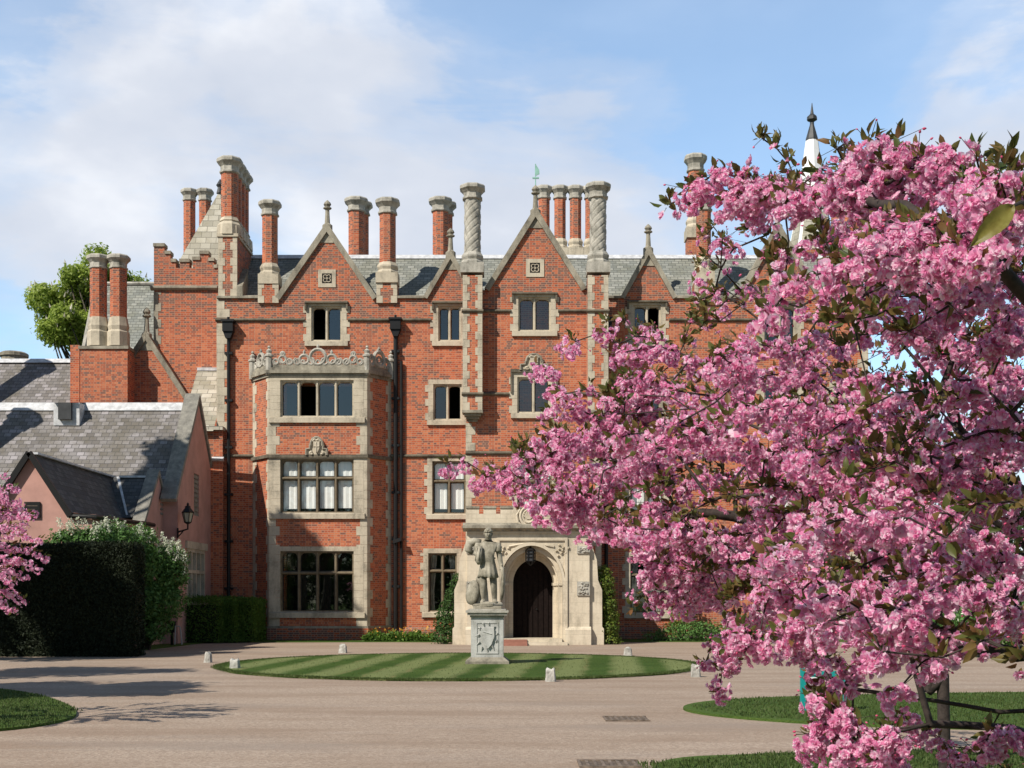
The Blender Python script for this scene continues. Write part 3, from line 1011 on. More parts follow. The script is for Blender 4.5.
# twisted stone chimneys on stone-quoined piers corbelled out of the centre block
for (pa, pb) in ((463, 482), (588, 608)):
    PY = CY - .55
    a, b_ = fx(pa, PY), fx(pb, PY)
    zt, zb = fz(275, PY), fz(410, PY)
    mb = MB()
    mb.box(a, b_, PY, CY + .3, zb, zt)
    pr = mb.build('pier', M['brick'], H)
    mb = MB(); quoins(mb, a - .012, 1, PY, zb, zt, .26, .17, .29); mb.build('quoin_strip', M['stone'], pr)
    mb = MB(); quoins(mb, b_ + .012, -1, PY, zb, zt, .26, .17, .29, start=1); mb.build('quoin_strip', M['stone'], pr)
    for zz_ in (311, 394):
        mb = MB(); course(mb, a - .05, b_ + .05, PY, fz(zz_, PY)); mb.build('string_course', M['stone_string'], pr)
    mb = MB()
    for k in range(4):
        mb.box(a - .03 + k * .07, b_ + .03 - k * .07, PY - .03 + k * .14, CY + .05, zb - .09 * k - .1, zb - .09 * k - (.002 if k else 0))
    mb.build('corbel', M['stone_old'], pr)
chimney(472.5, CY - .2, 8.2, 186, 201, 254, 275, twisted=True)
chimney(598, CY - .2, 8.2, 184.5, 200, 253, 275, twisted=True)
# corner stones of the centre block and the wall ends
for args in ((CXL - .012, 1, CY, fz(452, CY) + .05, zb - .4, .36, .22), (CXL - .012, 1, CY, .55, fz(453, CY) - .08, .36, .22), (CXR + .012, -1, CY, .55, fz(453, CY) - .08, .36, .22),
             (CXR + .012, -1, CY, fz(453, CY) + .05, zb - .4, .36, .22), (XL - .012, 1, FY, fz(430, FY), fz(322, FY) - .05, .50, .30, .33), (XL - .012, 1, FY, fz(319, FY) + .05, ZP - .03, .50, .30, .33), (XR + .012, -1, FY, .55, ZP - .03, .42, .25, .33)):
    mb = MB(); quoins(mb, *args); mb.build('quoin_strip', M['stone'], H)

# big four-flue stack at the left end, seen along its side
SX0, SX1, SY0, SY1 = fx(218.7, FY), fx(237.0, FY), FY - .02, FY + 2.6
mb = MB(); mb.box(SX0, SX1, SY0, SY1, fz(298, FY) - .1, fz(237, FY))
st = mb.build('chimney', M['brick'], H)
mb = MB()
za, zb_, zc_ = fz(237, FY), fz(228, FY), fz(217, FY)
mb.box(SX0 - .06, SX1 + .06, SY0 - .06, SY1 + .06, za, za + .12)
for k in range(4):
    yy = SY0 + .36 + k * .63
    mb.lathe((SX0 + SX1) / 2, yy, [(.50, za + .1), (.48, zb_ + .15), (.36, zb_ + .3), (.40, zc_ - .1), (.33, zc_ + .05)], 8, math.pi / 8)
mb.box(SX0 + .02, SX1 - .02, SY0 + .02, SY1 - .02, za + .05, zb_ + .1)
quoins(mb, SX0 - .01, 1, SY0, fz(297, FY), fz(237, FY), .26, .17, .30)
quoins(mb, SX1 + .01, -1, SY0, fz(297, FY), fz(237, FY), .26, .17, .30)
mb.build('chimney_base', M['stone'], st)
mb = MB()
for k in range(4):
    oct_prof(mb, (SX0 + SX1) / 2, SY0 + .36 + k * .63, [(.335, zc_), (.335, fz(172, FY))])
mb.build('chimney_shaft', M['brick_chimney'], st)
mb = MB()
for k in range(4):
    oct_prof(mb, (SX0 + SX1) / 2, SY0 + .36 + k * .63, cap_prof(.33, fz(172, FY), fz(156, FY) - k * .003))
mb.build('chimney_cap', M['stone_grey'], st)
mb = MB()
mb.prism_x([(FY - .05, fz(297, FY)), (FY - .05, fz(286, FY)), (FY + 1.0, fz(262, FY)), (FY + 1.0, fz(297, FY))], SX1 + .002, SX1 + .22)
mb.build('kneeler', M['stone_old'], H)

# stepped battlement tower with its pale pyramid roof
TY = 50.2
tx0, tx1 = fx(154, TY), fx(218, TY)
zstr = fz(288, TY)
mb = MB()
mb.box(tx0, tx1, TY, TY + 4.5, 5, zstr)
P_ = lambda px, py: (fx(px, TY), fz(py, TY))
step = [(154, 288), (218, 288), (218, 268), (214, 268), (214, 261), (208.5, 261), (208.5, 254), (200, 254), (200, 260), (193, 260), (193, 268), (189.5, 268), (189.5, 262), (180, 262), (180, 268), (176, 268), (176, 262), (170.5, 262), (170.5, 254), (164.5, 254), (164.5, 246.5), (154, 246.5)]
mb.prism_y([P_(*p) for p in step], TY - .02, TY + .35)
mb.box(tx0, tx0 + .35, TY + .36, TY + 4.5, zstr - .01, fz(250, TY)); mb.box(tx1 - .35, tx1, TY + .36, TY + 4.5, zstr - .01, fz(262, TY))
tw = mb.build('tower', M['brick'], H)
mb = MB()
course(mb, tx0 - .12, tx1, TY, zstr, .20, .14)
for (a, b_, py) in ((153.5, 165, 246.5), (165, 171, 254), (171, 176.5, 262), (179.5, 190, 262), (192.5, 200.5, 260), (199.5, 209, 254), (208.5, 214.5, 261), (214, 218, 268)):
    z = fz(py, TY); mb.box(fx(a, TY), fx(b_, TY), TY - .07, TY + .40, z - .01, z + .12)
quoins(mb, tx0 - .012, 1, TY, 8.5, zstr - .15, .30, .18, .33)
mb.build('battlement_coping', M['stone_old'], tw)
mb = MB()
ax, ay, az = fx(219, TY + 2), TY + 2.2, fz(190, TY + 2.2)
b0, b1 = tx0 + .30, fx(219, TY + 2) + 1.3
zb_ = zstr + .2
pp = [(b0, TY + .45, zb_), (b1, TY + .45, zb_), (b1, TY + 4, zb_), (b0, TY + 4, zb_)]
for i in range(4):
    mb.add([pp[i], pp[(i + 1) % 4], (ax, ay, az)], [(0, 1, 2)])
mb.build('pyramid_roof', M['palestone_tile'], tw)
mb = MB(); mb.lathe(ax, ay, [(.16, az - .15), (.1, az + .1), (.17, az + .2), (.02, az + .45)], 8); mb.build('finial', M['dark_metal'], tw)
for p_ in (189.5, 205):
    chimney(p_, TY + 4.2, 5.4, 190, 202, 300, base=False)
# small lean-to and link beside the cottage
mb = MB()
lx0, lx1 = fx(190, 49.0), -11.05
mb.box(lx0, lx1, 47.72, TY - .01, 0, 8.0)
lk = mb.build('link_wall', M['brick'], H)
mb = MB()
mb.quad((lx0, 47.5, 7.95), (XL - .03, 47.5, 7.95), (XL - .03, TY - .02, fz(370, TY)), (lx0, TY - .02, fz(370, TY)))
mb.box(lx0, lx1 + .04, 47.55, 48 - .002, 8.0, 8.14)
mb.build('lean_to_roof', M['palestone_tile'], lk)
mb = MB(); mb.box(lx0, XL - .03, TY - .12, TY - .01, fz(371, TY), fz(368, TY)); course(mb, fx(208, 47.7), lx1 + .05, 47.72, 6.9, .16); mb.build('lead_flashing', M['lead'], lk)

# white lead spire far behind the right gable
SY = 58.0
sx = fx(812, SY)
zz = lambda py: fz(py, SY)
s_ = SY / F
mb = MB()
mb.lathe(sx, SY, [(26 * s_, zz(258)), (21 * s_, zz(238)), (16.5 * s_, zz(215)), (13.8 * s_, zz(190)), (12.2 * s_, zz(181))], 8, 0)
mb.lathe(sx, SY, [(12.8 * s_, zz(181) - .1), (12.8 * s_, zz(180)), (11.5 * s_, zz(178)), (6.2 * s_, zz(140))], 8, 0)
sp = mb.build('spire', M['white_lead'], H)
mb = MB()
for j in range(8):         # stone-slate panels between the white rolls of the flared foot
    a0, a1 = 2 * math.pi * (j + .12) / 8, 2 * math.pi * (j + .88) / 8
    rr = [(25.6 * s_, zz(256)), (21.0 * s_, zz(238)), (16.6 * s_, zz(216))]
    for (r0, z0_), (r1, z1_) in zip(rr, rr[1:]):
        k = math.cos(math.pi / 8) * 1.004
        P4 = []
        for (r, z, a) in ((r0, z0_, a0), (r0, z0_, a1), (r1, z1_, a1), (r1, z1_, a0)):
            am = 2 * math.pi * (j + .5) / 8
            rad = r * k / math.cos(a - am) + .02
            P4.append((sx + rad * math.cos(a), SY + rad * math.sin(a), z))
        mb.quad(*P4)
mb.build('slate_panel', M['palestone_tile'], sp)
mb = MB()
mb.lathe(sx, SY, [(6.4 * s_, zz(141)), (6.2 * s_, zz(139)), (2.2 * s_, zz(125)), (2.0 * s_, zz(122)), (5.2 * s_, zz(120)), (5.0 * s_, zz(117)), (1.8 * s_, zz(114)), (1.2 * s_, zz(110)), (.3 * s_, zz(103))], 8)
mb.build('spire_cap', M['dark_metal'], sp)
mb = MB(); mb.box(sx - 1.3, sx + 1.3, SY - 1.3, SY + 1.3, 8, zz(256)); mb.build('spire_drum', M['brick'], sp)

# weathervane behind the centre gable
mb = MB()
vx = fx(535.5, 50); mb.tube([(vx, 50, fz(210, 50)), (vx, 50, fz(164, 50))], .025, 6)
mb.prism_y([(vx - .02, fz(176, 50)), (vx + .16, fz(174, 50)), (vx + .15, fz(170, 50)), (vx + .05, fz(166, 50)), (vx - .02, fz(164, 50))], 49.98, 50.02)
mb.box(vx - .12, vx + .14, 49.97, 50.03, fz(178, 50) - .03, fz(178, 50) + .03)
mb.build('weathervane', M['verdigris'], H)

# --- canted bay window
pw = [(fx(253, FY), FY), (fx(269, BY), BY), (fx(367, BY), BY), (fx(391, FY), FY)]
zbt = fz(371, BY)
mb = MB()
wins = [(280, 354, 380, 417, 4, None, None), (280, 354, 459, 513, 4, 478, .09), (280, 354, 551, 612, 4, 573, None)]
bh = []
for (a, b_, c, d, n, t, bl) in wins:
    bh.append(window(a, b_, c, d, BY, n, t, blind=bl, margin=.34, tooth=True, hood=False, sill_h=.24, frame='stone' if c < 400 else 'frame_brown') if False else
              window(a, b_, c, d, BY, n, t, blind=bl, margin=.36, tooth=False, hood=False, sill_h=.22))
wall_mb(mb, [(pw[1][0], 0), (pw[2][0], 0), (pw[2][0], zbt), (pw[1][0], zbt)], bh, BY, .35)
for (p0, p1) in ((pw[0], pw[1]), (pw[2], pw[3])):
    d = Vector((p1[0] - p0[0], p1[1] - p0[1])); n_ = Vector((d.y, -d.x)).normalized()
    mb.quad((p0[0], p0[1], 0), (p1[0], p1[1], 0), (p1[0], p1[1], zbt), (p0[0], p0[1], zbt))
bay = mb.build('bay_window', M['brick'], H)
# stone dressings: quoin strips at each corner of the bay, also round the angles
mb = MB()


def dress(p, q, z0, z1, wa, wb, h=.30, start=0):
    """toothed strip on the face p->q starting at p"""
    d = Vector((q[0] - p[0], q[1] - p[1])).normalized()
    n = Vector((d.y, -d.x)) * .014
    if n.y > 0: n = -n
    z, k = z0, start
    while z < z1 - 1e-6:
        zz_ = min(z + h, z1); w = wa if k % 2 == 0 else wb
        a = Vector(p) + n; b2 = Vector(p) + d * w + n
        c2 = Vector(p) + d * w - n * 2; e2 = Vector(p) - n * 2
        vs = [(v.x, v.y, zv) for zv in (z, zz_ - .008) for v in (a, b2, c2, e2)]
        mb.add(vs, [(0, 1, 5, 4), (1, 2, 6, 5), (2, 3, 7, 6), (3, 0, 4, 7), (4, 5, 6, 7), (3, 2, 1, 0)])
        z = zz_; k += 1


zb0 = fz(626, BY)
dress(pw[1], pw[2], zb0, zbt, .40, .40 - .14, .34); dress(pw[2], pw[1], zb0, zbt, .40, .40 - .14, .34)
dress(pw[1], pw[0], zb0, zbt, .22, .12, .34, 1); dress(pw[0], pw[1], zb0, zbt, .34, .20, .34)
dress(pw[2], pw[3], zb0, zbt, .30, .16, .34, 1); dress(pw[3], pw[2], zb0, zbt, .30, .18, .34)
for (ya, yb) in ((371, 379.6),):
    mb.box(pw[1][0] + .41, pw[2][0] - .41, BY - .018, BY + .02, fz(yb, BY), fz(ya, BY))
mb.build('quoin_strip', M['stone'], bay)


def bay_ring(mb, z0, z1, out, mi=0):
    """a moulding following the three faces"""
    c = [Vector(p) for p in pw]
    o_ = []
    for i in range(4):
        if i == 0: d = (c[1] - c[0]).normalized(); n = Vector((d.y, -d.x)); o_.append(c[0] + n * out)
        elif i == 3: d = (c[3] - c[2]).normalized(); n = Vector((d.y, -d.x)); o_.append(c[3] + n * out)
        else:
            d0 = (c[i] - c[i - 1]).normalized(); d1 = (c[i + 1] - c[i]).normalized()
            n = (Vector((d0.y, -d0.x)) + Vector((d1.y, -d1.x))).normalized()
            o_.append(c[i] + n * out / max(.5, n.dot(Vector((d0.y, -d0.x)))))
    poly = [(v.x, v.y) for v in o_] + [(pw[3][0], FY + .02), (pw[0][0], FY + .02)]
    mb.prism_z(poly, z0, z1, mi)


mb = MB()
zc1 = fz(371, BY)
bay_ring(mb, zc1 - .22, zc1 - .10, .06); bay_ring(mb, zc1 - .098, zc1 + .02, .15); bay_ring(mb, zc1 + .022, zc1 + .12, .10); bay_ring(mb, zc1 + .122, zc1 + .24, .03)
zs = fz(456, BY)
mbx = MB()
bay_ring(mbx, zs - .07, zs + .05, .09)
mbx.build('string_course', M['stone_string'], bay)
mb.build('bay_cornice', M['stone_old'], bay)
mb = MB(); bay_ring(mb, 0, zb0 - .08, .12); mb.build('plinth', M['brick_old'], bay)
mb = MB(); bay_ring(mb, zb0 - .08, zb0, .10); mb.build('plinth_moulding', M['stone_old'], bay)
# openwork parapet: rings, crockets and corner pinnacles
mb = MB()
zt = zc1 + .24


def ringlet(p, q, u, cz, r, rad=.035, spike=True):
    P0 = Vector((p[0], p[1])); D = Vector((q[0] - p[0], q[1] - p[1])); c = P0 + D * u; d = D.normalized()
    mb.tube([(c.x + d.x * r * math.cos(t), c.y + d.y * r * math.cos(t), cz + r * math.sin(t)) for t in [i * math.pi / 8 for i in range(16)]], rad * 1.5, 6, 0, True)
    if spike:
        mb.tube([(c.x, c.y, cz + r), (c.x, c.y, cz + r + .06), (c.x, c.y, cz + r + .12), (c.x, c.y, cz + r + .2)], [.03, .05, .06, .008], 6)


for (p, q, items) in ((pw[1], pw[2], [(.5, .30, .29, .045), (.36, .20, .17, .04), (.64, .20, .17, .04), (.43, .12, .12, .035), (.57, .12, .12, .035), (.29, .10, .10, .035), (.71, .10, .10, .035), (.14, .20, .13, .035), (.86, .20, .13, .035), (.07, .10, .10, .035), (.21, .10, .10, .035), (.79, .10, .10, .035), (.93, .10, .10, .035), (.14, .42, .07, .03), (.86, .42, .07, .03)]),
                      (pw[0], pw[1], [(.5, .28, .24, .045), (.5, .26, .10, .03), (.2, .12, .11, .03), (.8, .12, .11, .03)]),
                      (pw[2], pw[3], [(.5, .32, .28, .05), (.5, .28, .12, .03), (.2, .14, .13, .035), (.8, .14, .13, .035), (.5, .64, .08, .03)])):
    for (u, cz, r, rad) in items:
        ringlet(p, q, u, zt + cz * .95, r, rad, r > .12)
for (p, q, nn) in ((pw[1], pw[2], 13), (pw[0], pw[1], 4), (pw[2], pw[3], 5)):
    for k in range(nn):
        u0, u1 = (k + .05) / nn, (k + .95) / nn
        P0 = Vector(p); D = Vector((q[0] - p[0], q[1] - p[1]))
        pts = []
        for i in range(7):
            c_ = P0 + D * (u0 + (u1 - u0) * i / 6); pts.append((c_.x, c_.y, zt + .03 + .20 * math.sin(math.pi * i / 6) ** 2 * (1 if k % 2 else .7)))
        mb.tube(pts, .045, 6)
for p in pw:
    px_, py_ = p[0], min(p[1], FY - .08)
    mb.lathe(px_, py_, [(.13, zt - .38), (.13, zt + .28), (.17, zt + .30), (.17, zt + .36), (.09, zt + .42), (.12, zt + .52), (.03, zt + .60), (.07, zt + .64), (.01, zt + .72)], 8)
mb.build('openwork_parapet', M['stone_grey'], bay)
# carved crest over the first-floor lights of the bay, and the one of the centre window


def crest(pxc, py0, py1, Y, hw_px, name, mat='stone'):
    s = Y / F
    x, z0, z1 = fx(pxc, Y), fz(py0, Y), fz(py1, Y)
    w, h = hw_px * s, z1 - z0
    mb = MB()
    poly = [(x - w, z0), (x + w, z0), (x + w, z0 + h * .34), (x + w * .62, z0 + h * .36), (x + w * .62, z0 + h * .55)]
    poly += [(x + w * .55 * math.cos(t), z0 + h * .55 + h * .45 * math.sin(t)) for t in [i * math.pi / 10 for i in range(11)]]
    poly += [(x - w * .62, z0 + h * .55), (x - w * .62, z0 + h * .36), (x - w, z0 + h * .34)]
    mb.prism_y(poly, Y - .08, Y + .05, 0)
    path = [(x + w * 1.02, Y - .1, z0 + .02), (x + w * 1.02, Y - .1, z0 + h * .36), (x + w * .66, Y - .1, z0 + h * .38), (x + w * .66, Y - .1, z0 + h * .56)]
    path += [(x + w * .6 * math.cos(t), Y - .1, z0 + h * .56 + h * .46 * math.sin(t)) for t in [i * math.pi / 10 for i in range(11)]]
    path += [(x - w * .66, Y - .1, z0 + h * .56), (x - w * .66, Y - .1, z0 + h * .38), (x - w * 1.02, Y - .1, z0 + h * .36), (x - w * 1.02, Y - .1, z0 + .02)]
    mb.tube(path, .055, 6, 1)
    mb.prism_y([(x - w * .3, z0 + h * .78), (x + w * .3, z0 + h * .78), (x + w * .3, z0 + h * .42), (x + w * .12, z0 + h * .2), (x, z0 + h * .12), (x - w * .12, z0 + h * .2), (x - w * .3, z0 + h * .42)], Y - .17, Y - .05, 0)
    mb.tube([(x, Y - .175, z0 + h * .74), (x, Y - .175, z0 + h * .18)], .022, 5)
    mb.tube([(x - w * .27, Y - .175, z0 + h * .5), (x + w * .27, Y - .175, z0 + h * .5)], .022, 5)
    mb.tube([(x - w * .38, Y - .12, z0 + h * .80), (x - w * .2, Y - .14, z0 + h * .90), (x, Y - .12, z0 + h * .84), (x + w * .2, Y - .14, z0 + h * .90), (x + w * .38, Y - .12, z0 + h * .80)], .045, 6)
    for sgn in (-1, 1):
        mb.tube([(x + sgn * w * (.42 + .25 * math.sin(t)), Y - .1, z0 + h * (.08 + .05 * t)) for t in [0, .6, 1.2, 1.8, 2.4, 3.0]], .05, 6, 0)
    return mb.build(name, [M[mat], M['stone_old']], H)


crest(317, 456, 438, BY, 10, 'carved_crest')
crest(534, 371, 355, CY, 13, 'carved_crest')
# label moulding that carries the centre crest
mb = MB()
za = fz(372, CY)
mb.box(fx(510.5, CY), fx(557.5, CY), CY - .1, CY + .02, za - .02, za + .10)
for p_ in (510.5, 555.7):
    mb.box(fx(p_, CY), fx(p_ + 1.8, CY), CY - .09, CY + .02, fz(393, CY), za - .022)
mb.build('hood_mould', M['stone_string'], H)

# --- rainwater pipes and their heads
for (pxc, Y, top, hop, bot, two) in ((229.5, FY, 324, True, 0, False), (396, FY, 322, True, 0, True), (606, FY, 322, True, 0, False)):
    x = fx(pxc, Y); z1 = fz(top, Y)
    mb = MB()
    mb.tube([(x, Y - .14, .1), (x, Y - .14, z1 - .5)], .07 if not two else .085, 8)
    if two: mb.tube([(x + .22, Y - .12, .1), (x + .22, Y - .12, fz(362, Y))], .055, 8)
    for z in [z1 - 1.2 - 1.8 * k for k in range(6)]:
        if z > .4: mb.box(x - .15, x + .15, Y - .2, Y, z, z + .09)
    d_ = mb.build('downpipe', M['iron'], H)
    mb = MB()
    mb.box(x - .20, x + .20, Y - .36, Y - .01, z1 - .34, z1 + .02); mb.box(x - .25, x + .25, Y - .41, Y - .01, z1 + .021, z1 + .1)
    mb.prism_y([(x - .19, z1 - .341), (x + .19, z1 - .341), (x + .09, z1 - .6), (x - .09, z1 - .6)], Y - .30, Y - .03)
    mb.tube([(x, Y - .2, z1 + .1), (x, Y - .2, z1 + .22)], .05, 6)
    mb.build('hopper', M['iron'], d_)
mb = MB()
x, z = fx(401, FY), fz(541, FY)
mb.bar((x - .25, FY - .2, z - .05), (x + .08, FY - .35, z + .06), .16, .13); mb.tube([(x - .3, FY - .14, z - .12), (x - .1, FY - .25, z)], .025, 6)
mb.build('flood_light', M['iron'], H)

# --- the stone porch
PYF = 42.7
PXL, PXR = fx(467, PYF), fx(589.5, PYF)
zp = lambda py: fz(py, PYF)
pxm = lambda p: fx(p, PYF)
mb = MB()
ocx, oz = pxm(531.5), zp(584)
orad = 31 * PYF / F
arc = [(ocx + orad * math.cos(t), oz + orad * math.sin(t) * 1.24) for t in [i * math.pi / 24 for i in range(25)]]
outl = [(PXL, 0), (arc[-1][0], 0), (arc[-1][0], oz)] + arc[::-1] + [(arc[0][0], 0), (PXR, 0), (PXR, zp(529)), (PXL, zp(529))]
mb.prism_y(outl, PYF, PYF + .42)
mb.box(PXL + .003, PXL + .6, PYF + .421, CY - .003, 0, zp(529) - .003); mb.box(PXR - .6, PXR - .003, PYF + .421, CY - .003, 0, zp(529) - .003)
mb.box(PXL + .05, PXR - .05, PYF + .3, CY - .003, zp(529) - .35, zp(529) - .001)
# parapet with crenels
zpa, zpb = zp(526), zp(514)
mb.box(PXL - .02, PXR + .02, PYF - .03, PYF + .3, zpa, zpb); mb.box(PXL - .02, PXL + .3, PYF + .301, CY - .003, zpa, zpb); mb.box(PXR - .3, PXR + .02, PYF + .301, CY - .003, zpa, zpb)
for (a, b_) in ((466.5, 479), (483.5, 496), (500.5, 513), (517.5, 541), (545.5, 553), (557.5, 571), (575.5, 590)):
    mb.box(pxm(a), pxm(b_), PYF - .035, PYF + .305, zpb + .001, zp(508.5))
porch = mb.build('porch', M['ashlar'], H)
mb = MB()
for (a, b_) in ((466, 479.4), (483.1, 496.4), (500.1, 513.4), (517.1, 541.4), (545.1, 553.4), (557.1, 571.4), (575.1, 590.6)):
    mb.box(pxm(a), pxm(b_), PYF - .07, PYF + .34, zp(508.4), zp(508.4) + .07)
zq = zp(527.5)
mb.prism_x([(PYF - .26, zq - .03), (PYF - .26, zq + .06), (PYF - .05, zq + .16), (PYF + .05, zq + .16), (PYF + .05, zq - .14), (PYF - .08, zq - .12)], PXL - .14, PXR + .14)
for k in range(15):
    xx = PXL + .1 + (PXR - PXL - .2) * k / 14
    mb.box(xx - .05, xx + .05, PYF - .16, PYF - .06, zq - .12, zq - .04)
mb.build('porch_cornice', M['stone_old'], porch)
# moulded orders of the archway and the deep splayed reveal
mb = MB()


def arch_band(cx, zc_, r_in, r_out, y0, y1, k=1.24, zb=0.0):
    n = 24
    inn = [(cx + r_in, zb)] + [(cx + r_in * math.cos(i * math.pi / n), zc_ + r_in * k * math.sin(i * math.pi / n)) for i in range(n + 1)] + [(cx - r_in, zb)]
    out = [(cx + r_out, zb)] + [(cx + r_out * math.cos(i * math.pi / n), zc_ + r_out * k * math.sin(i * math.pi / n)) for i in range(n + 1)] + [(cx - r_out, zb)]
    m = len(inn)
    vs = [(x, y0, z) for x, z in inn] + [(x, y0, z) for x, z in out] + [(x, y1, z) for x, z in inn] + [(x, y1, z) for x, z in out]
    fs = []
    for i in range(m - 1):
        fs += [(i, i + 1, m + i + 1, m + i)[::-1], (i, 2 * m + i, 2 * m + i + 1, i + 1), (m + i, m + i + 1, 3 * m + i + 1, 3 * m + i)]
    mb.add(vs, [f[::-1] for f in fs])


drad = 20.2 * PYF / F
arch_band(ocx, oz, orad, orad + .09, PYF - .05, PYF + .1)
arch_band(ocx + .02, oz, orad * .86, orad * 1.0 - .002, PYF + .20, PYF + .6)
arch_band(ocx + .04, oz, drad * 1.22, orad * .87, PYF + .45, PYF + .9)
arch_band(ocx + .06, oz, drad, drad * 1.24, PYF + .72, PYF + 1.2)
# impost mouldings
for sgn in (-1, 1):
    for (r_, y_) in ((orad * .86, PYF + .19), (drad * 1.22, PYF + .44), (drad, PYF + .71)):
        xx = ocx + .04 + sgn * r_
        mb.box(xx - .02 * sgn, xx + sgn * .16, y_ - .03, y_ + .2, oz - .05, oz + .05)
# square label frame round the arch
la, lb, lt = pxm(497), pxm(567.5), zp(540)
for (a, b_, c, d) in ((la, lb, lt - .02, lt + .08), (la, la + .09, .3, lt - .021), (lb - .09, lb, .3, lt - .021)):
    mb.box(a, b_, PYF - .06, PYF + .02, c, d)
mb.box(PXL + .02, PXR - .02, PYF - .055, PYF + .01, zp(533.5), zp(533.5) + .07)
# carved spandrels
for sgn in (-1, 1):
    c0 = Vector((ocx + sgn * 1.02, zp(551)))
    for k in range(9):
        a = k * 2.4; q_ = .05 + .026 * k
        cx_, cz_ = c0.x + q_ * math.cos(a), c0.y + q_ * .9 * math.sin(a)
        mb.tube([(cx_ - .05, PYF - .01, cz_), (cx_, PYF - .04, cz_ + .03), (cx_ + .05 * math.cos(a), PYF - .01, cz_ + .06 * math.sin(a))], [.02, .045, .015], 6)
    mb.tube([(c0.x - sgn * .25, PYF - .015, c0.y + .15), (c0.x - sgn * .5, PYF - .02, c0.y + .2), (c0.x - sgn * .75, PYF - .015, c0.y + .24)], .04, 5)
mb.build('archway', M['ashlar'], porch)
# bands of dark vermiculated blocks on the piers
for (a, b_, c, d) in ((577, 589.8, 546, 553.5), (577, 589.8, 581.5, 595.5), (461, 474, 546, 553.5), (461.5, 474, 581.5, 595.5)):
    mb = MB(); x0_, x1_ = max(pxm(a), PXL - .02), pxm(b_)
    mb.box(x0_, x1_, PYF - .05, PYF + .1, zp(d), zp(c))
    for k in range(26):
        xx, zz2 = rnd.uniform(x0_ + .06, x1_ - .06), rnd.uniform(zp(d) + .05, zp(c) - .05)
        mb.lathe(xx, PYF - .05, [(.01, zz2 - .04), (.05, zz2), (.01, zz2 + .04)], 6)
    mb.build('rusticated_block', M['stone_grey'], porch)
for sgn, xe in ((-1, PXL), (1, PXR)):
    e = lambda dx, z: (xe + sgn * dx, z)
    mb = MB()
    mb.prism_y([e(-.01, 0), e(.50, 0), e(.50, .55), e(.44, .62), e(.44, zp(590)), e(.30, zp(580)), e(.26, zp(560)), e(.12, zp(548)), e(-.01, zp(538))], PYF + .12, PYF + .95)
    mb.build('buttress', M['ashlar'], porch)
for (a, b_) in ((PXL - .05, pxm(499)), (pxm(565), PXR + .05)):
    mb = MB(); mb.prism_x([(PYF - .10, 0), (PYF - .10, .52), (PYF - .002, .62), (PYF + .05, .62), (PYF + .05, 0)], a, b_)
    mb.build('pier_base', M['ashlar'], porch)
mb = MB()
dx0, dx1 = ocx + .06 - drad - .05, ocx + .06 + drad + .05
mb.box(dx0, dx1, PYF + 1.0, PYF + 1.08, .2, oz + drad * 1.3)
dw = (dx1 - dx0) / 8
for k in range(8):
    mb.box(dx0 + k * dw + .012, dx0 + (k + 1) * dw - .012, PYF + .97, PYF + 1.0 - .002, .22, oz + drad * 1.28)
dr = mb.build('door', M['door'], porch)
mb = MB(); mb.lathe(ocx + .2, PYF + .93, [(.0, 1.16), (.04, 1.2), (.0, 1.24)], 8)
mb.build('door_ironwork', M['iron'], dr)
mb = MB()
mb.box(pxm(498), pxm(567), PYF - .55, PYF + 1.0, 0, .10); mb.box(pxm(503), pxm(562), PYF - .15, PYF + 1.0, .101, .22)
mb.build('doorstep', M['ashlar'], porch)
mb = MB(); mb.prism_x([(PYF - 1.0, 0), (PYF - .56, .13), (PYF - .16, .19), (PYF - .16, .0)], pxm(499), pxm(527)); mb.build('ramp', M['redstep'], porch)
# cartouche on the parapet
mb = MB()
c0 = Vector((pxm(528.5), zp(516.5)))
poly = [(c0.x + .30 * math.cos(t) * (1 + .06 * math.cos(5 * t)), c0.y + .34 * math.sin(t) * (1 + .05 * math.cos(4 * t))) for t in [i * math.pi / 14 for i in range(28)]]
mb.prism_y(poly, PYF - .12, PYF - .03)
for r_, rad in ((1.0, .05), (.68, .035)):
    mb.tube([(c0.x + .28 * r_ * math.cos(t), PYF - .13, c0.y + .32 * r_ * math.sin(t)) for t in [i * math.pi / 10 for i in range(20)]], rad, 6, 0, True)
for k in range(7):
    a = math.pi * (.15 + .7 * k / 6)
    mb.tube([(c0.x + .05 * math.cos(a), PYF - .13, c0.y - .1), (c0.x + .19 * math.cos(a), PYF - .14, c0.y - .1 + .28 * math.sin(a))], [.02, .035], 5)
for sgn in (-1, 1):
    mb.tube([(c0.x + sgn * .28, PYF - .1, c0.y + .25), (c0.x + sgn * .40, PYF - .1, c0.y + .05), (c0.x + sgn * .36, PYF - .1, c0.y - .2), (c0.x + sgn * .18, PYF - .1, c0.y - .36)], [.03, .05, .05, .03], 6)
mb.build('cartouche', M['ashlar'], porch)

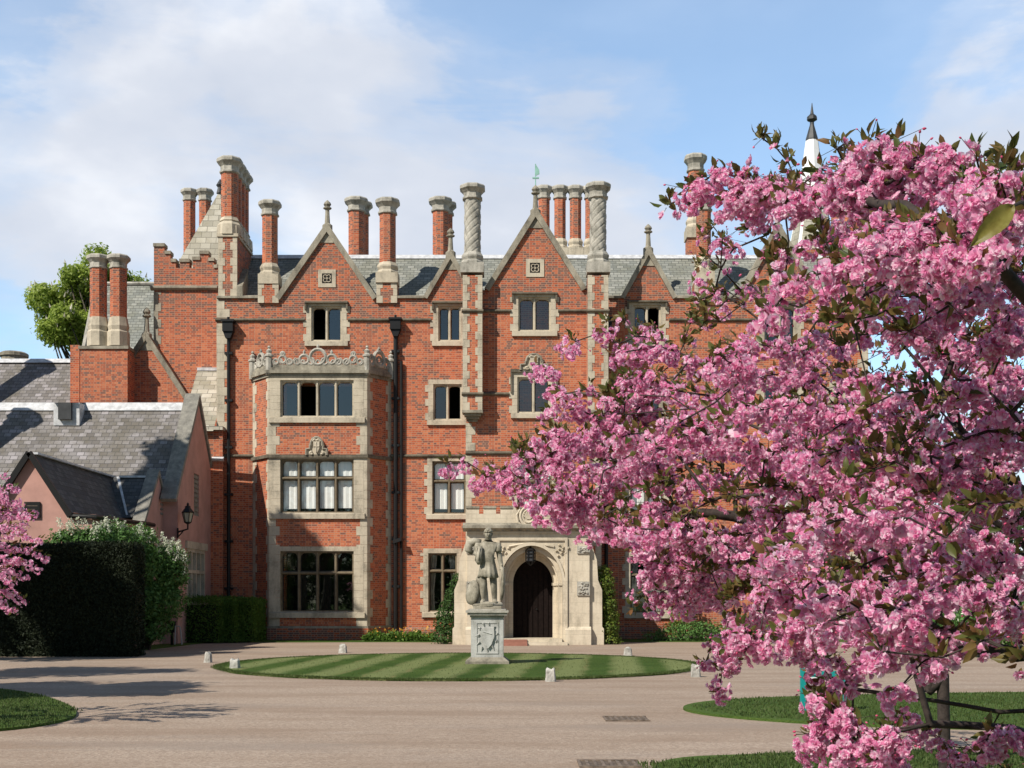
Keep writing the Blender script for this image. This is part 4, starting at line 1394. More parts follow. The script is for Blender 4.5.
# ------------------------------------------------------------------ brick wing with the paired chimneys
BW = thing('brick_wing', 'lower brick wing with a pointed gable and twin chimneys, behind the pink cottage', 'building', (-16, 50, 0))
WY = 49.9
mb = MB()
g = [(fx(104, WY), 0), (fx(190, WY), 0), (fx(190, WY), fz(408, WY)), (fx(146, WY), fz(340, WY)), (fx(104, WY), fz(405, WY))]
mb.prism_y(g, WY, WY + .35)
mb.box(fx(190, WY) - .35, fx(190, WY) - .001, WY + .351, WY + 6, 0, fz(408, WY) - .05)
bw_wall = mb.build('wall', M['brick'], BW)
mb = MB()
xa, za_ = fx(104, WY), fz(405, WY); xp_, zp_ = fx(146, WY), fz(340, WY); xb_, zb2 = fx(190, WY), fz(408, WY)
raking(mb, [(xb_, zb2), (xp_, zp_), (xa, za_)], WY, .20, .1, .45)
finial(mb, xp_, WY + .1, zp_ + .25, fz(307, WY), .14)
mb.build('gable_coping', M['stone_old'], BW)
mb = MB()
mb.quad((xp_, WY + .3, zp_), (xb_ + .15, WY + .3, zb2 - .15), (xb_ + .15, WY + 6, zb2 - .15), (xp_, WY + 6, zp_))
mb.quad((xa, WY + .3, za_), (xp_, WY + .3, zp_), (xp_, WY + 6, zp_), (xa, WY + 6, za_))
mb.tube([(xp_, WY + .4, zp_ + .05), (xp_, WY + 6, zp_ + .05)], .09, 6, 0)
bw_roof = mb.build('roof', M['stonetile'], BW)
KY = 48.95
kx0, kx1 = fx(80, KY), fx(127.5, KY)
mb = MB(); mb.box(kx0, kx1, KY, WY + .6, 0, fz(349, KY)); mb.build('stack', M['brick'], BW)
mb = MB()
mb.box(kx0 - .05, kx1 + .05, KY - .06, WY + .62, fz(349, KY), fz(346, KY)); mb.build('stack_coping', M['stone_old'], BW)
for p_ in (98.5, 118.5):
    Y = KY + .45; s = Y / F; cx = fx(p_, Y); r = 7.6 * s / math.cos(math.pi / 8)
    mb = MB(); oct_prof(mb, cx, Y, [(r, fz(321, Y)), (r, fz(268, Y))])
    c = mb.build('chimney', M['brick_chimney'], BW)
    mb = MB(); oct_prof(mb, cx, Y, cap_prof(r * .93, fz(270, Y), fz(256, Y))); mb.build('chimney_cap', M['stone_grey'], c)
    mb = MB(); oct_prof(mb, cx, Y, [(r * 1.35, fz(347, Y)), (r * 1.33, fz(333, Y)), (r * 1.18, fz(331, Y)), (r * 1.28, fz(327, Y)), (r * 1.05, fz(318, Y))]); mb.build('chimney_base', M['stone'], c)
# stone-tiled roof to the left of the stack and slate roof behind
mb = MB()
RY2 = 52.5; zr2 = fz(361, RY2)
mb.quad((-32, 48.6, zr2 - 4.2), (kx0 + .3, 48.6, zr2 - 4.2), (kx0 + .3, RY2, zr2), (-32, RY2, zr2))
mb.quad((kx0 + .3, 56.5, zr2 - 4.2), (-32, 56.5, zr2 - 4.2), (-32, RY2, zr2), (kx0 + .3, RY2, zr2))
r2 = mb.build('roof', M['stonetile'], BW)
mb = MB(); mb.prism_x([(RY2 - .2, zr2 - .1), (RY2, zr2 + .1), (RY2 + .2, zr2 - .1)], -32, kx0 + .3); mb.build('ridge_lead', M['lead'], r2)
mb = MB(); mb.lathe(fx(14, 56), 56, [(.55, 10), (.55, fz(357, 56)), (.62, fz(357, 56)), (.62, fz(354, 56)), (.5, fz(352.5, 56))], 16); mb.build('chimney', M['stone_old'], BW)
mb = MB()
HY = 57
a, b_ = fx(76, HY), fx(160, HY + 0)
mb.quad((a, HY, 11.0), (b_ + 3, HY, 11.0), (b_ + 3, HY + 3.4, fz(284, HY + 3.4)), (fx(97, HY + 3.4), HY + 3.4, fz(284, HY + 3.4)))
mb.add([(a, HY, 11.0), (fx(97, HY + 3.4), HY + 3.4, fz(284, HY + 3.4)), (a - 1, HY + 7, 11.0)], [(0, 1, 2)])
mb.build('roof', M['slate'], BW)
mb = MB(); mb.tube([(a, HY - .05, 11.0), (fx(97, HY + 3.4), HY + 3.35, fz(284, HY + 3.4))], .12, 6); mb.tube([(fx(97, HY + 3.4), HY + 3.35, fz(284, HY + 3.4)), (b_ + 3, HY + 3.35, fz(284, HY + 3.4))], .1, 6)
mb.box(a - 3, b_ + 4, HY + .3, HY + 6.5, 0, 10.95)
mb.build('ridge_lead', M['stone_grey'], BW)
mb = MB(); mb.box(fx(72, 50.5), fx(81, 50.5), 50.3, 50.9, 9, fz(346, 50.5)); mb.build('stack', M['brick'], BW)

# ------------------------------------------------------------------ pink cottage
PC = thing('pink_cottage', 'pink rendered cottage with a mottled stone tile roof, left of the mansion', 'cottage', (-14, 43, 0))
GX = -11.5
yf, yb, ym = 43.0, 48.7, 45.85
ze, za = 5.3, 8.75
mb = MB()
WZ0, WZ1 = fz(600, 44), fz(551, 44)
wy0, wy1 = 1250 * 11.5 / (512 - 187), 1250 * 11.5 / (512 - 204)
# the gable end, with an opening for the mullioned window and the slit
m2 = MB()
sy0, sy1 = 1250 * 11.5 / (512 - 194), 1250 * 11.5 / (512 - 199)
sz0, sz1 = fz(516, (sy0 + sy1) / 2), fz(474, (sy0 + sy1) / 2)
wall_mb(m2, [(yf, 0), (yb, 0), (yb, ze), (ym, za), (yf, ze)], [(wy0, wy1, 1.35, 3.3), (sy0, sy1, sz0, sz1)], 0, .3)
# turn the wall so that it looks along +x
mb.add([(GX - y, x, z) for x, y, z in m2.v], m2.f)
mb.box(-40, GX - .301, yf, yf + .3, 0, ze)
mb.box(-40, GX - .301, yb - .3, yb, 0, ze)
FYG = 35.8; SXW = -12.03
fpk, fzk = fx(30.7, FYG), 5.75
fxr, fzr = fx(69, FYG), 4.06
fxl = 2 * fpk - fxr
mb.prism_y([(fxl - 1.2, 0), (SXW, 0), (SXW, 3.98), (fxr, fzr), (fpk, fzk), (fxl, fzr), (fxl - 1.2, fzr - .05)], FYG, FYG + .3)
mb.box(SXW - .3, SXW - .001, FYG + .301, yf - .001, 0, 4.02)
cgY0, cgY1 = 41.1, 43.9
mb.prism_x([(cgY0 + .001, 4.0), (yf - .002, 4.0), (yf - .002, 5.30), ((cgY0 + cgY1) / 2, 5.95), (cgY0 + .001, 4.3)], SXW - .28, SXW + .003)
mb.build('wall', M['pink'], PC)
mb = MB()
mb.quad((-40, yf - .12, ze - .12), (GX - .05, yf - .12, ze - .12), (GX - .05, ym, za - .12), (-40, ym, za - .12))
mb.quad((GX - .05, yb + .12, ze - .12), (-40, yb + .12, ze - .12), (-40, ym, za - .12), (GX - .05, ym, za - .12))
proof = mb.build('roof', M['stonetile'], PC)
mb = MB(); mb.prism_x([(ym - .22, za - .30), (ym, za + .02), (ym + .22, za - .30)], -40, GX - .4)
cgm = (cgY0 + cgY1) / 2
mb.bar((SXW - 1.3, cgm - .02, 5.72), (SXW - .12, cgm - .02, 5.72), .16, .07)
mb.bar((SXW - 1.35, cgm, 5.70), (SXW - .62, cgY0 + .05, 4.32), .12, .05); mb.bar((SXW - .16, cgm - .05, 5.70), (SXW - .16, cgY0, 4.36), .07, .05)
mb.bar((fpk + .05, FYG + .2, fzk + .02), (fpk + .05, 44, fzk + .02), .16, .06)
# lead-dressed vent on the ridge
vx0, vx1 = fx(51, ym - 1), fx(77, ym - 1)
mb.box(vx0, vx1, ym - .75, ym - .2, za - .92, za - .10)
mb.build('ridge_lead', M['lead'], proof)
mb = MB(); mb.box(fx(57, ym - 1), fx(70, ym - 1), ym - .9, ym - .4, za - .72, za - .12); mb.quad((fx(52, 45), ym - .95, za - .05), (fx(76, 45), ym - .95, za - .05), (fx(76, 45), ym + .1, za + .12), (fx(52, 45), ym + .1, za + .12)); mb.build('roof_vent', M['dark_metal'], proof)
# front gable roof: steep, in shade on its right slope, small cross gable facing right
mb = MB()
mb.quad((fxr + .04, FYG - .15, fzr - .03), (fxr + .04, 43.6, fzr - .03), (fpk, 43.6, fzk + .02), (fpk, FYG - .15, fzk + .02))
mb.quad((fpk, FYG - .15, fzk + .02), (fpk, 43.6, fzk + .02), (fxl - .04, 43.6, fzr - .03), (fxl - .04, FYG - .15, fzr - .03))
mb.quad((fxr + .03, FYG - .1, fzr - .02), (SXW + .12, FYG - .1, 3.98), (SXW + .12, cgY0, 4.08), (fxr + .03, cgY0, fzr))
mb.quad((SXW - 1.5, cgY0 - .06, 4.24), (SXW - .02, cgY0 - .06, 4.24), (SXW - .02, cgm, 5.72), (SXW - 1.5, cgm, 5.72))
mb.quad((SXW - .02, cgY1, 4.24), (SXW - 1.5, cgY1, 4.24), (SXW - 1.5, cgm, 5.72), (SXW - .02, cgm, 5.72))
M['dark_slate'] = mat_tiles('dark_slate', .26, .18, [(.15, (.055, .056, .058)), (.5, (.085, .086, .088)), (.85, (.13, .128, .125))], (.09, .085, .055), .3)
mb.build('roof', M['dark_slate'], PC)
mb = MB()
# gable end copings of flat lichened stone
for (a, b_, x) in (((yf - .35, ze - .42), (ym, za + .10), GX), ((yb + .2, ze - .15), (ym, za + .10), GX)):
    d = Vector((b_[0] - a[0], b_[1] - a[1])).normalized(); n = Vector((-d.y, d.x));  n = n if n.y > 0 else -n
    top = (ym, za + .10 + .16 / abs(n.y))
    mb.prism_x([a, b_, top, (a[0] + n.x * .16, a[1] + n.y * .16)], x - .48, x + .06)
for (a, b_) in (((cgY0 - .25, 4.02), (cgm, 5.78)), ((cgY1 + .1, 4.1), (cgm, 5.78))):
    d = Vector((b_[0] - a[0], b_[1] - a[1])).normalized(); n = Vector((-d.y, d.x)); n = n if n.y > 0 else -n
    mb.prism_x([a, b_, (cgm, 5.78 + .13 / abs(n.y)), (a[0] + n.x * .13, a[1] + n.y * .13)], SXW - .36, SXW + .05)
mb.build('gable_coping', M['coping'], PC)
mb = MB()
for (a, b_) in (((fxr + .08, fzr - .12), (fpk, fzk)), ((fxl - .08, fzr - .12), (fpk, fzk))):
    mb.bar((a[0], FYG - .12, a[1]), (b_[0], FYG - .12, b_[1]), .10, .16)
mb.tube([(fxr + .02, FYG - .1, fzr - .12), (SXW + .12, FYG - .12, 3.92), (SXW + .14, cgY0, 4.02), (SXW + .14, cgY0 + .4, 4.02)], .07, 6)
mb.build('verge_and_gutter', M['iron'], PC)
mb = MB()
yw = (wy0 + wy1) / 2
for z in (1.35, 2.55, 3.3): mb.box(GX - .2, GX + .03, wy0 - .03, wy1 + .03, z - .06, z + .06)
for k in range(5):
    y = wy0 + (wy1 - wy0) * k / 4; mb.box(GX - .18, GX + .025, y - .06, y + .06, 1.3, 3.3)
mb.box(GX - .1, GX + .08, wy0 - .25, wy1 + .25, 3.36, 3.62)
pw_ = mb.build('window', M['stone'], PC)
mb = MB(); mb.quad((GX - .16, wy0, 1.35), (GX - .16, wy1, 1.35), (GX - .16, wy1, 3.3), (GX - .16, wy0, 3.3))
mb.build('glazing', M['glass'], pw_)
mb = MB(); mb.box(GX - 1.2, GX - .6, wy0 - .8, wy1 + .8, .8, 4); mb.build('dark_room', M['room'], pw_)
mb = MB(); mb.box(GX - .12, GX - .06, sy0, sy1, sz0, sz1)
for k in range(9): mb.box(GX - .06, GX - .02, sy0 + .02, sy1 - .02, sz0 + (sz1 - sz0) * k / 9, sz0 + (sz1 - sz0) * (k + .6) / 9)
mb.build('slit_louvre', M['coping'], PC)
mb = MB()
yd = 1250 * 11.4 / (512 - 216.0)
mb.tube([(GX + .1, yd, .1), (GX + .1, yd, 3.9), (GX + .1, yd, 4.1)], .07, 8); mb.box(GX + .0, GX + .2, yd - .12, yd + .12, 3.75, 4.05)
mb.build('downpipe', M['iron'], PC)
mb = MB()
for k in range(4): mb.box(SXW - .1, SXW + .04, 43.0 - .25, 43.0 - .02, 4.45 + .16 * k, 4.52 + .16 * k)
mb.build('vent_slats', M['coping'], PC)

for (cx_, cy_, z0_, z1_) in ((-20.7, 42.3, 4, 12.3),):
    mb = MB(); oct_prof(mb, cx_, cy_, [(.42, z0_), (.42, z1_ - .7)])
    c = mb.build('chimney', M['brick_chimney'], PC)
    mb = MB(); oct_prof(mb, cx_, cy_, cap_prof(.41, z1_ - .75, z1_)); mb.build('chimney_cap', M['stone_grey'], c)
mb = MB(); oct_prof(mb, -22.6, 49.2, [(.42, 8), (.42, 14.6)]); c = mb.build('chimney', M['brick_chimney'], BW)
mb = MB(); oct_prof(mb, -22.6, 49.2, cap_prof(.41, 14.5, 15.3)); mb.build('chimney_cap', M['stone_grey'], c)

# wall lantern on a curved bracket
ly = 1250 * 11.15 / (512 - 187.5)
L_ = thing('wall_lantern', 'black lantern on a scrolled bracket, fixed to the pink cottage gable', 'lantern', (GX, ly, fz(530, ly)))
lx = GX + .36
zt = lambda py: fz(py, ly)
mb = MB()
mb.tube([(GX + .01, ly, zt(532)), (GX + .2, ly, zt(530.5)), (lx, ly, zt(529)), (lx, ly, zt(523))], .03, 8)
mb.tube([(GX + .01, ly, zt(537)), (GX + .12, ly, zt(534)), (GX + .2, ly, zt(531))], .022, 6); mb.box(GX, GX + .03, ly - .06, ly + .06, zt(538), zt(528))
mb.build('bracket', M['iron'], L_)
mb = MB()
mb.lathe(lx, ly, [(.05, zt(524)), (.11, zt(523)), (.13, zt(522))], 6)
mb.lathe(lx, ly, [(.21, zt(513)), (.22, zt(512.4)), (.13, zt(509)), (.10, zt(508)), (.10, zt(506.5)), (.03, zt(505)), (.05, zt(504)), (.01, zt(502.5))], 6)
for k in range(6):
    a = k * math.pi / 3
    mb.tube([(lx + .115 * math.cos(a), ly + .115 * math.sin(a), zt(522.5)), (lx + .195 * math.cos(a), ly + .195 * math.sin(a), zt(512.8))], .014, 5)
mb.build('lantern_frame', M['iron'], L_)
mb = MB(); mb.lathe(lx, ly, [(.105, zt(522)), (.185, zt(513))], 6); mb.build('lamp_glass', M['lampglass'], L_)

# notice board on the front gable
bx0, bx1, bz0, bz1 = fx(25, FYG), fx(40.5, FYG), fz(518, FYG), fz(502, FYG)
N_ = thing('notice_board', 'small black notice board on the front wall of the pink cottage', 'notice board', ((bx0 + bx1) / 2, FYG - .05, bz0))
mb = MB(); mb.box(bx0, bx1, FYG - .06, FYG - .003, bz0, bz1); mb.build('panel', M['iron'], N_)
mb = MB()
for k, (a, b_) in enumerate(((.15, .85), (.3, .7), (.22, .8))):
    z = bz1 - (bz1 - bz0) * (.25 + .22 * k)
    mb.box(bx0 + (bx1 - bx0) * a, bx0 + (bx1 - bx0) * b_, FYG - .064, FYG - .06 - .0005, z - .008, z + .008)
mb.build('faded_lines', M['drain'], N_)

# box and rail at the foot of the cottage
yy = 41.8
mb = MB(); bxc = fx(172, yy); mb.box(bxc - .12, bxc + .12, yy - .12, yy + .05, .45, .78); mb.box(bxc - .14, bxc + .14, yy - .14, yy + .06, .78, .82)
mb.box(bxc - .04, bxc + .04, yy - .04, yy + .04, 0, .45)
tag(mb.build('meter_box', M['iron']), 'small dark box on a post beside the end of the low green hedge', 'box')
mb = MB(); a = fx(177, yy)
mb.tube([(a, yy - .2, .66), (a + .12, yy - .2, .66), (a + .16, yy - .2, .62), (a + .22, yy - .2, .05)], .022, 6); mb.tube([(a, yy - .2, .66), (a - .02, yy - .2, .05)], .022, 6)
tag(mb.build('metal_rail', M['stone_pale']), 'pale bent metal rail standing by the dark box', 'rail')

# ------------------------------------------------------------------ statue on its pedestal
PYD = 29.9
pc_x = fx(487.5, PYD)
sc = PYD / F
pz = lambda py: fz(py, PYD)
PD = thing('pedestal', 'square pale stone pedestal with a carved shield, standing on the round lawn', 'pedestal', (pc_x, PYD, 0.045))
mb = MB()
w = 16 * sc
mb.box(pc_x - w, pc_x + w, PYD - w, PYD + w, pz(657), pz(615))
die = mb.build('die', M['stone_pale'], PD)
mb = MB()
w2 = 14.0 * sc * .8
for (a, b_, c, d) in ((-w2, w2, pz(622), pz(623) ), (-w2, w2, pz(652), pz(653)), (-w2, -w2 + .03, pz(652), pz(623)), (w2 - .03, w2, pz(652), pz(623))):
    mb.box(pc_x + a, pc_x + b_, PYD - w - .015, PYD - w + .01, min(c, d), max(c, d))
yq = PYD - w
cz = pz(637)
mb.prism_y([(pc_x - .15, cz + .20), (pc_x - .05, cz + .24), (pc_x + .16, cz + .22), (pc_x + .17, cz + .02), (pc_x + .10, cz - .16), (pc_x + .02, cz - .26), (pc_x - .08, cz - .14), (pc_x - .15, cz)], yq - .055, yq + .01)
mb.tube([(pc_x - .09, yq - .057, cz + .14), (pc_x + .11, yq - .057, cz + .08)], .014, 5)
for k in range(11):
    a = k * 2 * math.pi / 11 + .2
    c1 = Vector((pc_x + .22 * math.cos(a), cz + .30 * math.sin(a)))
    mb.tube([(c1.x, yq - .005, c1.y), (c1.x + .03 * math.cos(a * 2), yq - .025, c1.y + .05), (c1.x + .06 * math.cos(a), yq - .005, c1.y + .07 * math.sin(a))], [.02, .022, .01], 6)
mb.build('carved_shield', M['stone_pale'], PD)
mb = MB()
for (hw, a, b_) in ((17, 617, 615), (19.5, 615, 612.5), (21, 612.5, 610.2), (18.5, 610.2, 608.8)):
    q = hw * sc; mb.box(pc_x - q, pc_x + q, PYD - q, PYD + q, pz(a), pz(b_) - .001)
mb.build('cornice', M['stone_grey'], PD)
mb = MB()
q = 21.5 * sc
b0 = 20.5 * sc
mb.box(pc_x - q, pc_x + q, PYD - q, PYD + q, .03, pz(660.5))
mb.add([(pc_x + sx_ * h_, PYD + sy_ * h_, z_) for h_, z_ in ((q * .985, pz(660.5) + .001), (w + .01, pz(656.5))) for sx_, sy_ in ((-1, -1), (1, -1), (1, 1), (-1, 1))], [(k, (k + 1) % 4, 4 + (k + 1) % 4, 4 + k) for k in range(4)])
mb.build('base', M['stone_old'], PD)


def skin_body(name, joints, edges, mat, parent, sub=2, root=0):
    me = bpy.data.meshes.new(name)
    org = ORG[parent.name]
    me.from_pydata([tuple(Vector(p[:3]) - org) for p in joints], edges, [])
    o = bpy.data.objects.new(name, me); COL.objects.link(o); o.parent = parent
    ORG[o.name] = org
    o.modifiers.new('skin', 'SKIN').use_smooth_shade = True
    for i, v in enumerate(me.skin_vertices[0].data):
        r = joints[i][3]
        v.radius = (r if isinstance(r, tuple) else (r, r))
        v.use_root = (i == root)
    s_ = o.modifiers.new('sub', 'SUBSURF'); s_.levels = sub; s_.render_levels = sub
    me.materials.append(mat)
    return o


zs0 = pz(605)                       # soles
ST = thing('statue', 'weathered stone statue of a standing warrior in a tunic, on the pedestal', 'statue', (pc_x, PYD, pz(608.8)))
def J(dx, dy, h, r): return (pc_x + dx, PYD + dy, zs0 + h, r)
joints = [
    J(0.00, 0, .98, (.15, .12)),     # 0 pelvis
    J(0.01, 0, 1.14, (.17, .135)),  # 1 waist
    J(0.02, 0, 1.33, (.215, .155)),  # 2 chest
    J(0.02, .01, 1.50, (.13, .10)),  # 3 collar
    J(0.02, -.01, 1.575, .07),      # 4 neck
    J(0.02, -.03, 1.66, (.10, .108)),  # 5 face
    J(0.02, -.01, 1.755, (.088, .095)),  # 6 crown
    J(-.19, .02, 1.44, .072),        # 7 shoulder on the left of the picture
    J(-.30, -.04, 1.20, .066),       # 8 elbow
    J(-.17, -.20, 1.24, .052),       # 9 wrist
    J(.23, .0, 1.44, .072),          # 10
    J(.29, .02, 1.16, .068),         # 11 elbow
    J(.33, -.04, .93, .052),         # 12 wrist
    J(.345, -.06, .84, .04),         # 13 hand
    J(-.10, 0, .90, .115),           # 14 hip
    J(-.11, -.05, .50, .095),        # 15 knee
    J(-.12, .02, .10, .066),          # 16 ankle
    J(-.13, -.12, .04, .045),        # 17 foot
    J(.11, .0, .90, .11),            # 18
    J(.15, -.03, .50, .09),         # 19
    J(.17, .06, .10, .062),          # 20
    J(.20, -.09, .04, .045),         # 21
]
ed = [(0, 1), (1, 2), (2, 3), (3, 4), (4, 5), (5, 6), (2, 7), (7, 8), (8, 9), (2, 10), (10, 11), (11, 12), (12, 13), (0, 14), (14, 15), (15, 16), (16, 17), (0, 18), (18, 19), (19, 20), (20, 21)]
skin_body('figure', joints, ed, M['statue'], ST)
# head: hair in a cap of curls, nose, brow
mb = MB()
hx, hy, hz = pc_x + .02, PYD - .02, zs0 + 1.70
for k in range(90):
    a = rnd.uniform(0, 2 * math.pi); e = rnd.uniform(.1, 1.5)
    x, y, z = hx + .088 * math.cos(a) * math.cos(e), hy + .01 + .098 * math.sin(a) * math.cos(e), hz + .03 + .10 * math.sin(e)
    if y < hy - .05 and z < hz + .045: continue
    mb.lathe(x, y, [(.005, z - .02), (.026, z - .008), (.026, z + .008), (.005, z + .022)], 6)
mb.prism_x([(hy - .105, hz - .055), (hy - .145, hz - .05), (hy - .11, hz + .01), (hy - .10, hz + .01)], hx - .014, hx + .014)
for sgn in (-1, 1):
    mb.lathe(hx + sgn * .095, hy + .01, [(.004, hz - .04), (.018, hz - .01), (.016, hz + .02), (.004, hz + .03)], 6)
    mb.lathe(hx + sgn * .034, hy - .099, [(.002, hz - .006), (.006, hz), (.002, hz + .005)], 6)
mb.tube([(hx - .03, hy - .10, hz - .078), (hx, hy - .114, hz - .075), (hx + .03, hy - .10, hz - .078)], .010, 5)
mb.build('hair', M['statue'], ST, True)
# pleated tunic
mb = MB()
n = 56
prof = [(.150, .118, 1.16), (.165, .135, 1.06), (.195, .165, .92), (.225, .20, .76), (.245, .215, .66), (.23, .20, .655)]
b = len(mb.v)
for j, (ra, rb, h) in enumerate(prof):
    for k in range(n):
        a = 2 * math.pi * k / n
        fo = 1 + (.075 * j / 4) * math.sin(13 * a + .6 * math.sin(3 * a))
        mb.v.append((pc_x + .01 + ra * fo * math.cos(a), PYD + rb * fo * math.sin(a), zs0 + h + (.02 * math.sin(2 * a) if j >= 4 else 0)))
for j in range(len(prof) - 1):
    for k in range(n):
        k2 = (k + 1) % n
        mb.f.append([b + j * n + k2, b + j * n + k, b + (j + 1) * n + k, b + (j + 1) * n + k2]); mb.m.append(0)
mb.tube([(pc_x + .01 + .165 * math.cos(t), PYD + .135 * math.sin(t), zs0 + 1.12) for t in [i * math.pi / 12 for i in range(24)]], .022, 6, 0, True)
for sgn, x in ((-1, -.235), (1, .25)):      # short sleeves
    mb.lathe(pc_x + x, PYD + .0, [(.085, zs0 + 1.27), (.095, zs0 + 1.30), (.085, zs0 + 1.40), (.05, zs0 + 1.49)], 12)
mb.build('tunic', M['statue'], ST, True)
# bundle of drapery over the raised arm and quiver-like fold hanging before it
mb = MB()
mb.tube([(pc_x - .16, PYD + .10, zs0 + 1.50), (pc_x - .32, PYD + .12, zs0 + 1.52), (pc_x - .44, PYD + .08, zs0 + 1.46), (pc_x - .46, PYD + .04, zs0 + 1.32), (pc_x - .36, PYD + .02, zs0 + 1.24)], [.08, .10, .105, .085, .045], 10)
mb.tube([(pc_x - .17, PYD - .16, zs0 + 1.40), (pc_x - .19, PYD - .18, zs0 + 1.22), (pc_x - .21, PYD - .19, zs0 + 1.05), (pc_x - .20, PYD - .18, zs0 + .96)], [.05, .08, .085, .03], 9)
for k in range(5):
    a = k * 1.2
    mb.tube([(pc_x - .19 + .06 * math.cos(a), PYD - .18 + .06 * math.sin(a), zs0 + 1.36), (pc_x - .21 + .085 * math.cos(a), PYD - .19 + .085 * math.sin(a), zs0 + 1.06)], .016, 5)
mb.build('drapery', M['statue'], ST, True)
# hanging scabbard on the far arm, tree stump, oval shield, ground
mb = MB()
mb.tube([(pc_x + .35, PYD - .07, zs0 + .90), (pc_x + .37, PYD - .05, zs0 + .62), (pc_x + .36, PYD + .0, zs0 + .34), (pc_x + .33, PYD + .05, zs0 + .12)], [.045, .038, .05, .03], 8)
mb.tube([(pc_x + .29, PYD - .08, zs0 + .86), (pc_x + .42, PYD - .06, zs0 + .88)], .02, 6); mb.lathe(pc_x + .345, PYD - .075, [(.01, zs0 + .92), (.035, zs0 + .95), (.01, zs0 + .99)], 8)
mb.build('scabbard', M['statue'], ST, True)
mb = MB()
pr = [(.19, 0), (.16, .08), (.145, .3), (.135, .5), (.12, .66), (.05, .72)]
b = len(mb.v); n = 18
for j, (r, h) in enumerate(pr):
    for k in range(n):
        a = 2 * math.pi * k / n; rr = r * (1 + .12 * math.sin(5 * a + j) + .06 * math.sin(11 * a))
        mb.v.append((pc_x - .15 + rr * math.cos(a), PYD + .12 + rr * math.sin(a), zs0 + h))
for j in range(len(pr) - 1):
    for k in range(n):
        k2 = (k + 1) % n; mb.f.append([b + j * n + k, b + j * n + k2, b + (j + 1) * n + k2, b + (j + 1) * n + k]); mb.m.append(0)
mb.build('tree_stump', M['statue'], ST, True)
mb = MB()
mb.lathe(0, 0, [(.30, -.03), (.30, .02), (.22, .06), (.10, .085), (.06, .12), (.01, .13)], 24)
sh = MB()
rot = Matrix.Rotation(math.radians(76), 3, 'X') @ Matrix.Rotation(0, 3, 'Z')
rot = Matrix.Rotation(math.radians(-38), 3, 'Z') @ rot
sh.add([tuple(rot @ Vector((x * .62, y * 1.0, z)) + Vector((pc_x - .36, PYD + .0, zs0 + .30))) for x, y, z in mb.v], mb.f)
sh.build('shield', M['statue'], ST, True)
mb = MB()
q = 14 * sc
mb.box(pc_x - q, pc_x + q, PYD - q, PYD + q, pz(608.8), pz(605.8))
b = len(mb.v); n = 26
pr = [(1.0, 0.0), (1.03, .05), (.92, .09), (.5, .10)]
for j, (r, h) in enumerate(pr):
    for k in range(n):
        a = 2 * math.pi * k / n; rr = q * 1.02 * r * (1 + .06 * math.sin(4 * a + 1) + .04 * math.sin(9 * a))
        mb.v.append((pc_x + rr * math.cos(a), PYD + rr * math.sin(a), pz(605.8) + h * (.8 + .3 * math.sin(3 * a)) if j else pz(605.8) - .005))
for j in range(len(pr) - 1):
    for k in range(n):
        k2 = (k + 1) % n; mb.f.append([b + j * n + k, b + j * n + k2, b + (j + 1) * n + k2, b + (j + 1) * n + k]); mb.m.append(0)
mb.f.append([b + 3 * n + k for k in range(n)]); mb.m.append(0)
mb.build('rocky_base', M['statue'], ST)

# ------------------------------------------------------------------ whitened stones round the lawn
STN = [(208, 662.5, 4.2, 10, 'pale rough stone at the far left edge of the round lawn'),
       (235, 670, 5.6, 11, 'blotched whitened stone at the left front edge of the round lawn'),
       (343, 653, 4.6, 8.5, 'small grey stone on the back edge of the lawn, before the bay window'),
       (550.5, 681.5, 5.6, 13, 'rough notched stone on the front edge of the lawn, right of the pedestal'),
       (628, 656, 4.6, 8.5, 'small white stone on the back edge of the lawn, right of the porch'),
       (695.5, 677, 5.2, 12.5, 'whitened stone at the right edge of the lawn under the blossom')]
for (px_, py_, hw, hh, lab) in STN:
    Y = gy(py_); s = Y / F; x = fx(px_, Y)
    mb = MB()
    n, rows = 14, 6
    b = len(mb.v)
    ph = rnd.uniform(0, 6)
    for j in range(rows + 1):
        u = j / rows
        for k in range(n):
            a = 2 * math.pi * k / n
            sq = 1 / max(abs(math.cos(a)), abs(math.sin(a))) ** .6
            rr = hw * s * (1.05 - .25 * u) * sq * .92 * (1 + .07 * math.sin(3 * a + ph + 2 * u) + rnd.uniform(-.04, .04)) * (1 if j < rows else .80)
            mb.v.append((x + rr * math.cos(a), Y + rr * math.sin(a), .0 + hh * s * min(u * 1.06, 1) * (1 + (.10 * math.sin(2 * a + ph) if j >= rows - 1 else 0))))
    for j in range(rows):
        for k in range(n):
            k2 = (k + 1) % n; mb.f.append([b + j * n + k, b + j * n + k2, b + (j + 1) * n + k2, b + (j + 1) * n + k]); mb.m.append(0)
    mb.f.append([b + rows * n + k for k in range(n)]); mb.m.append(0)
    tag(mb.build('marker_stone', M['markstone']), lab, 'stone', 'whitened stones round the lawn')

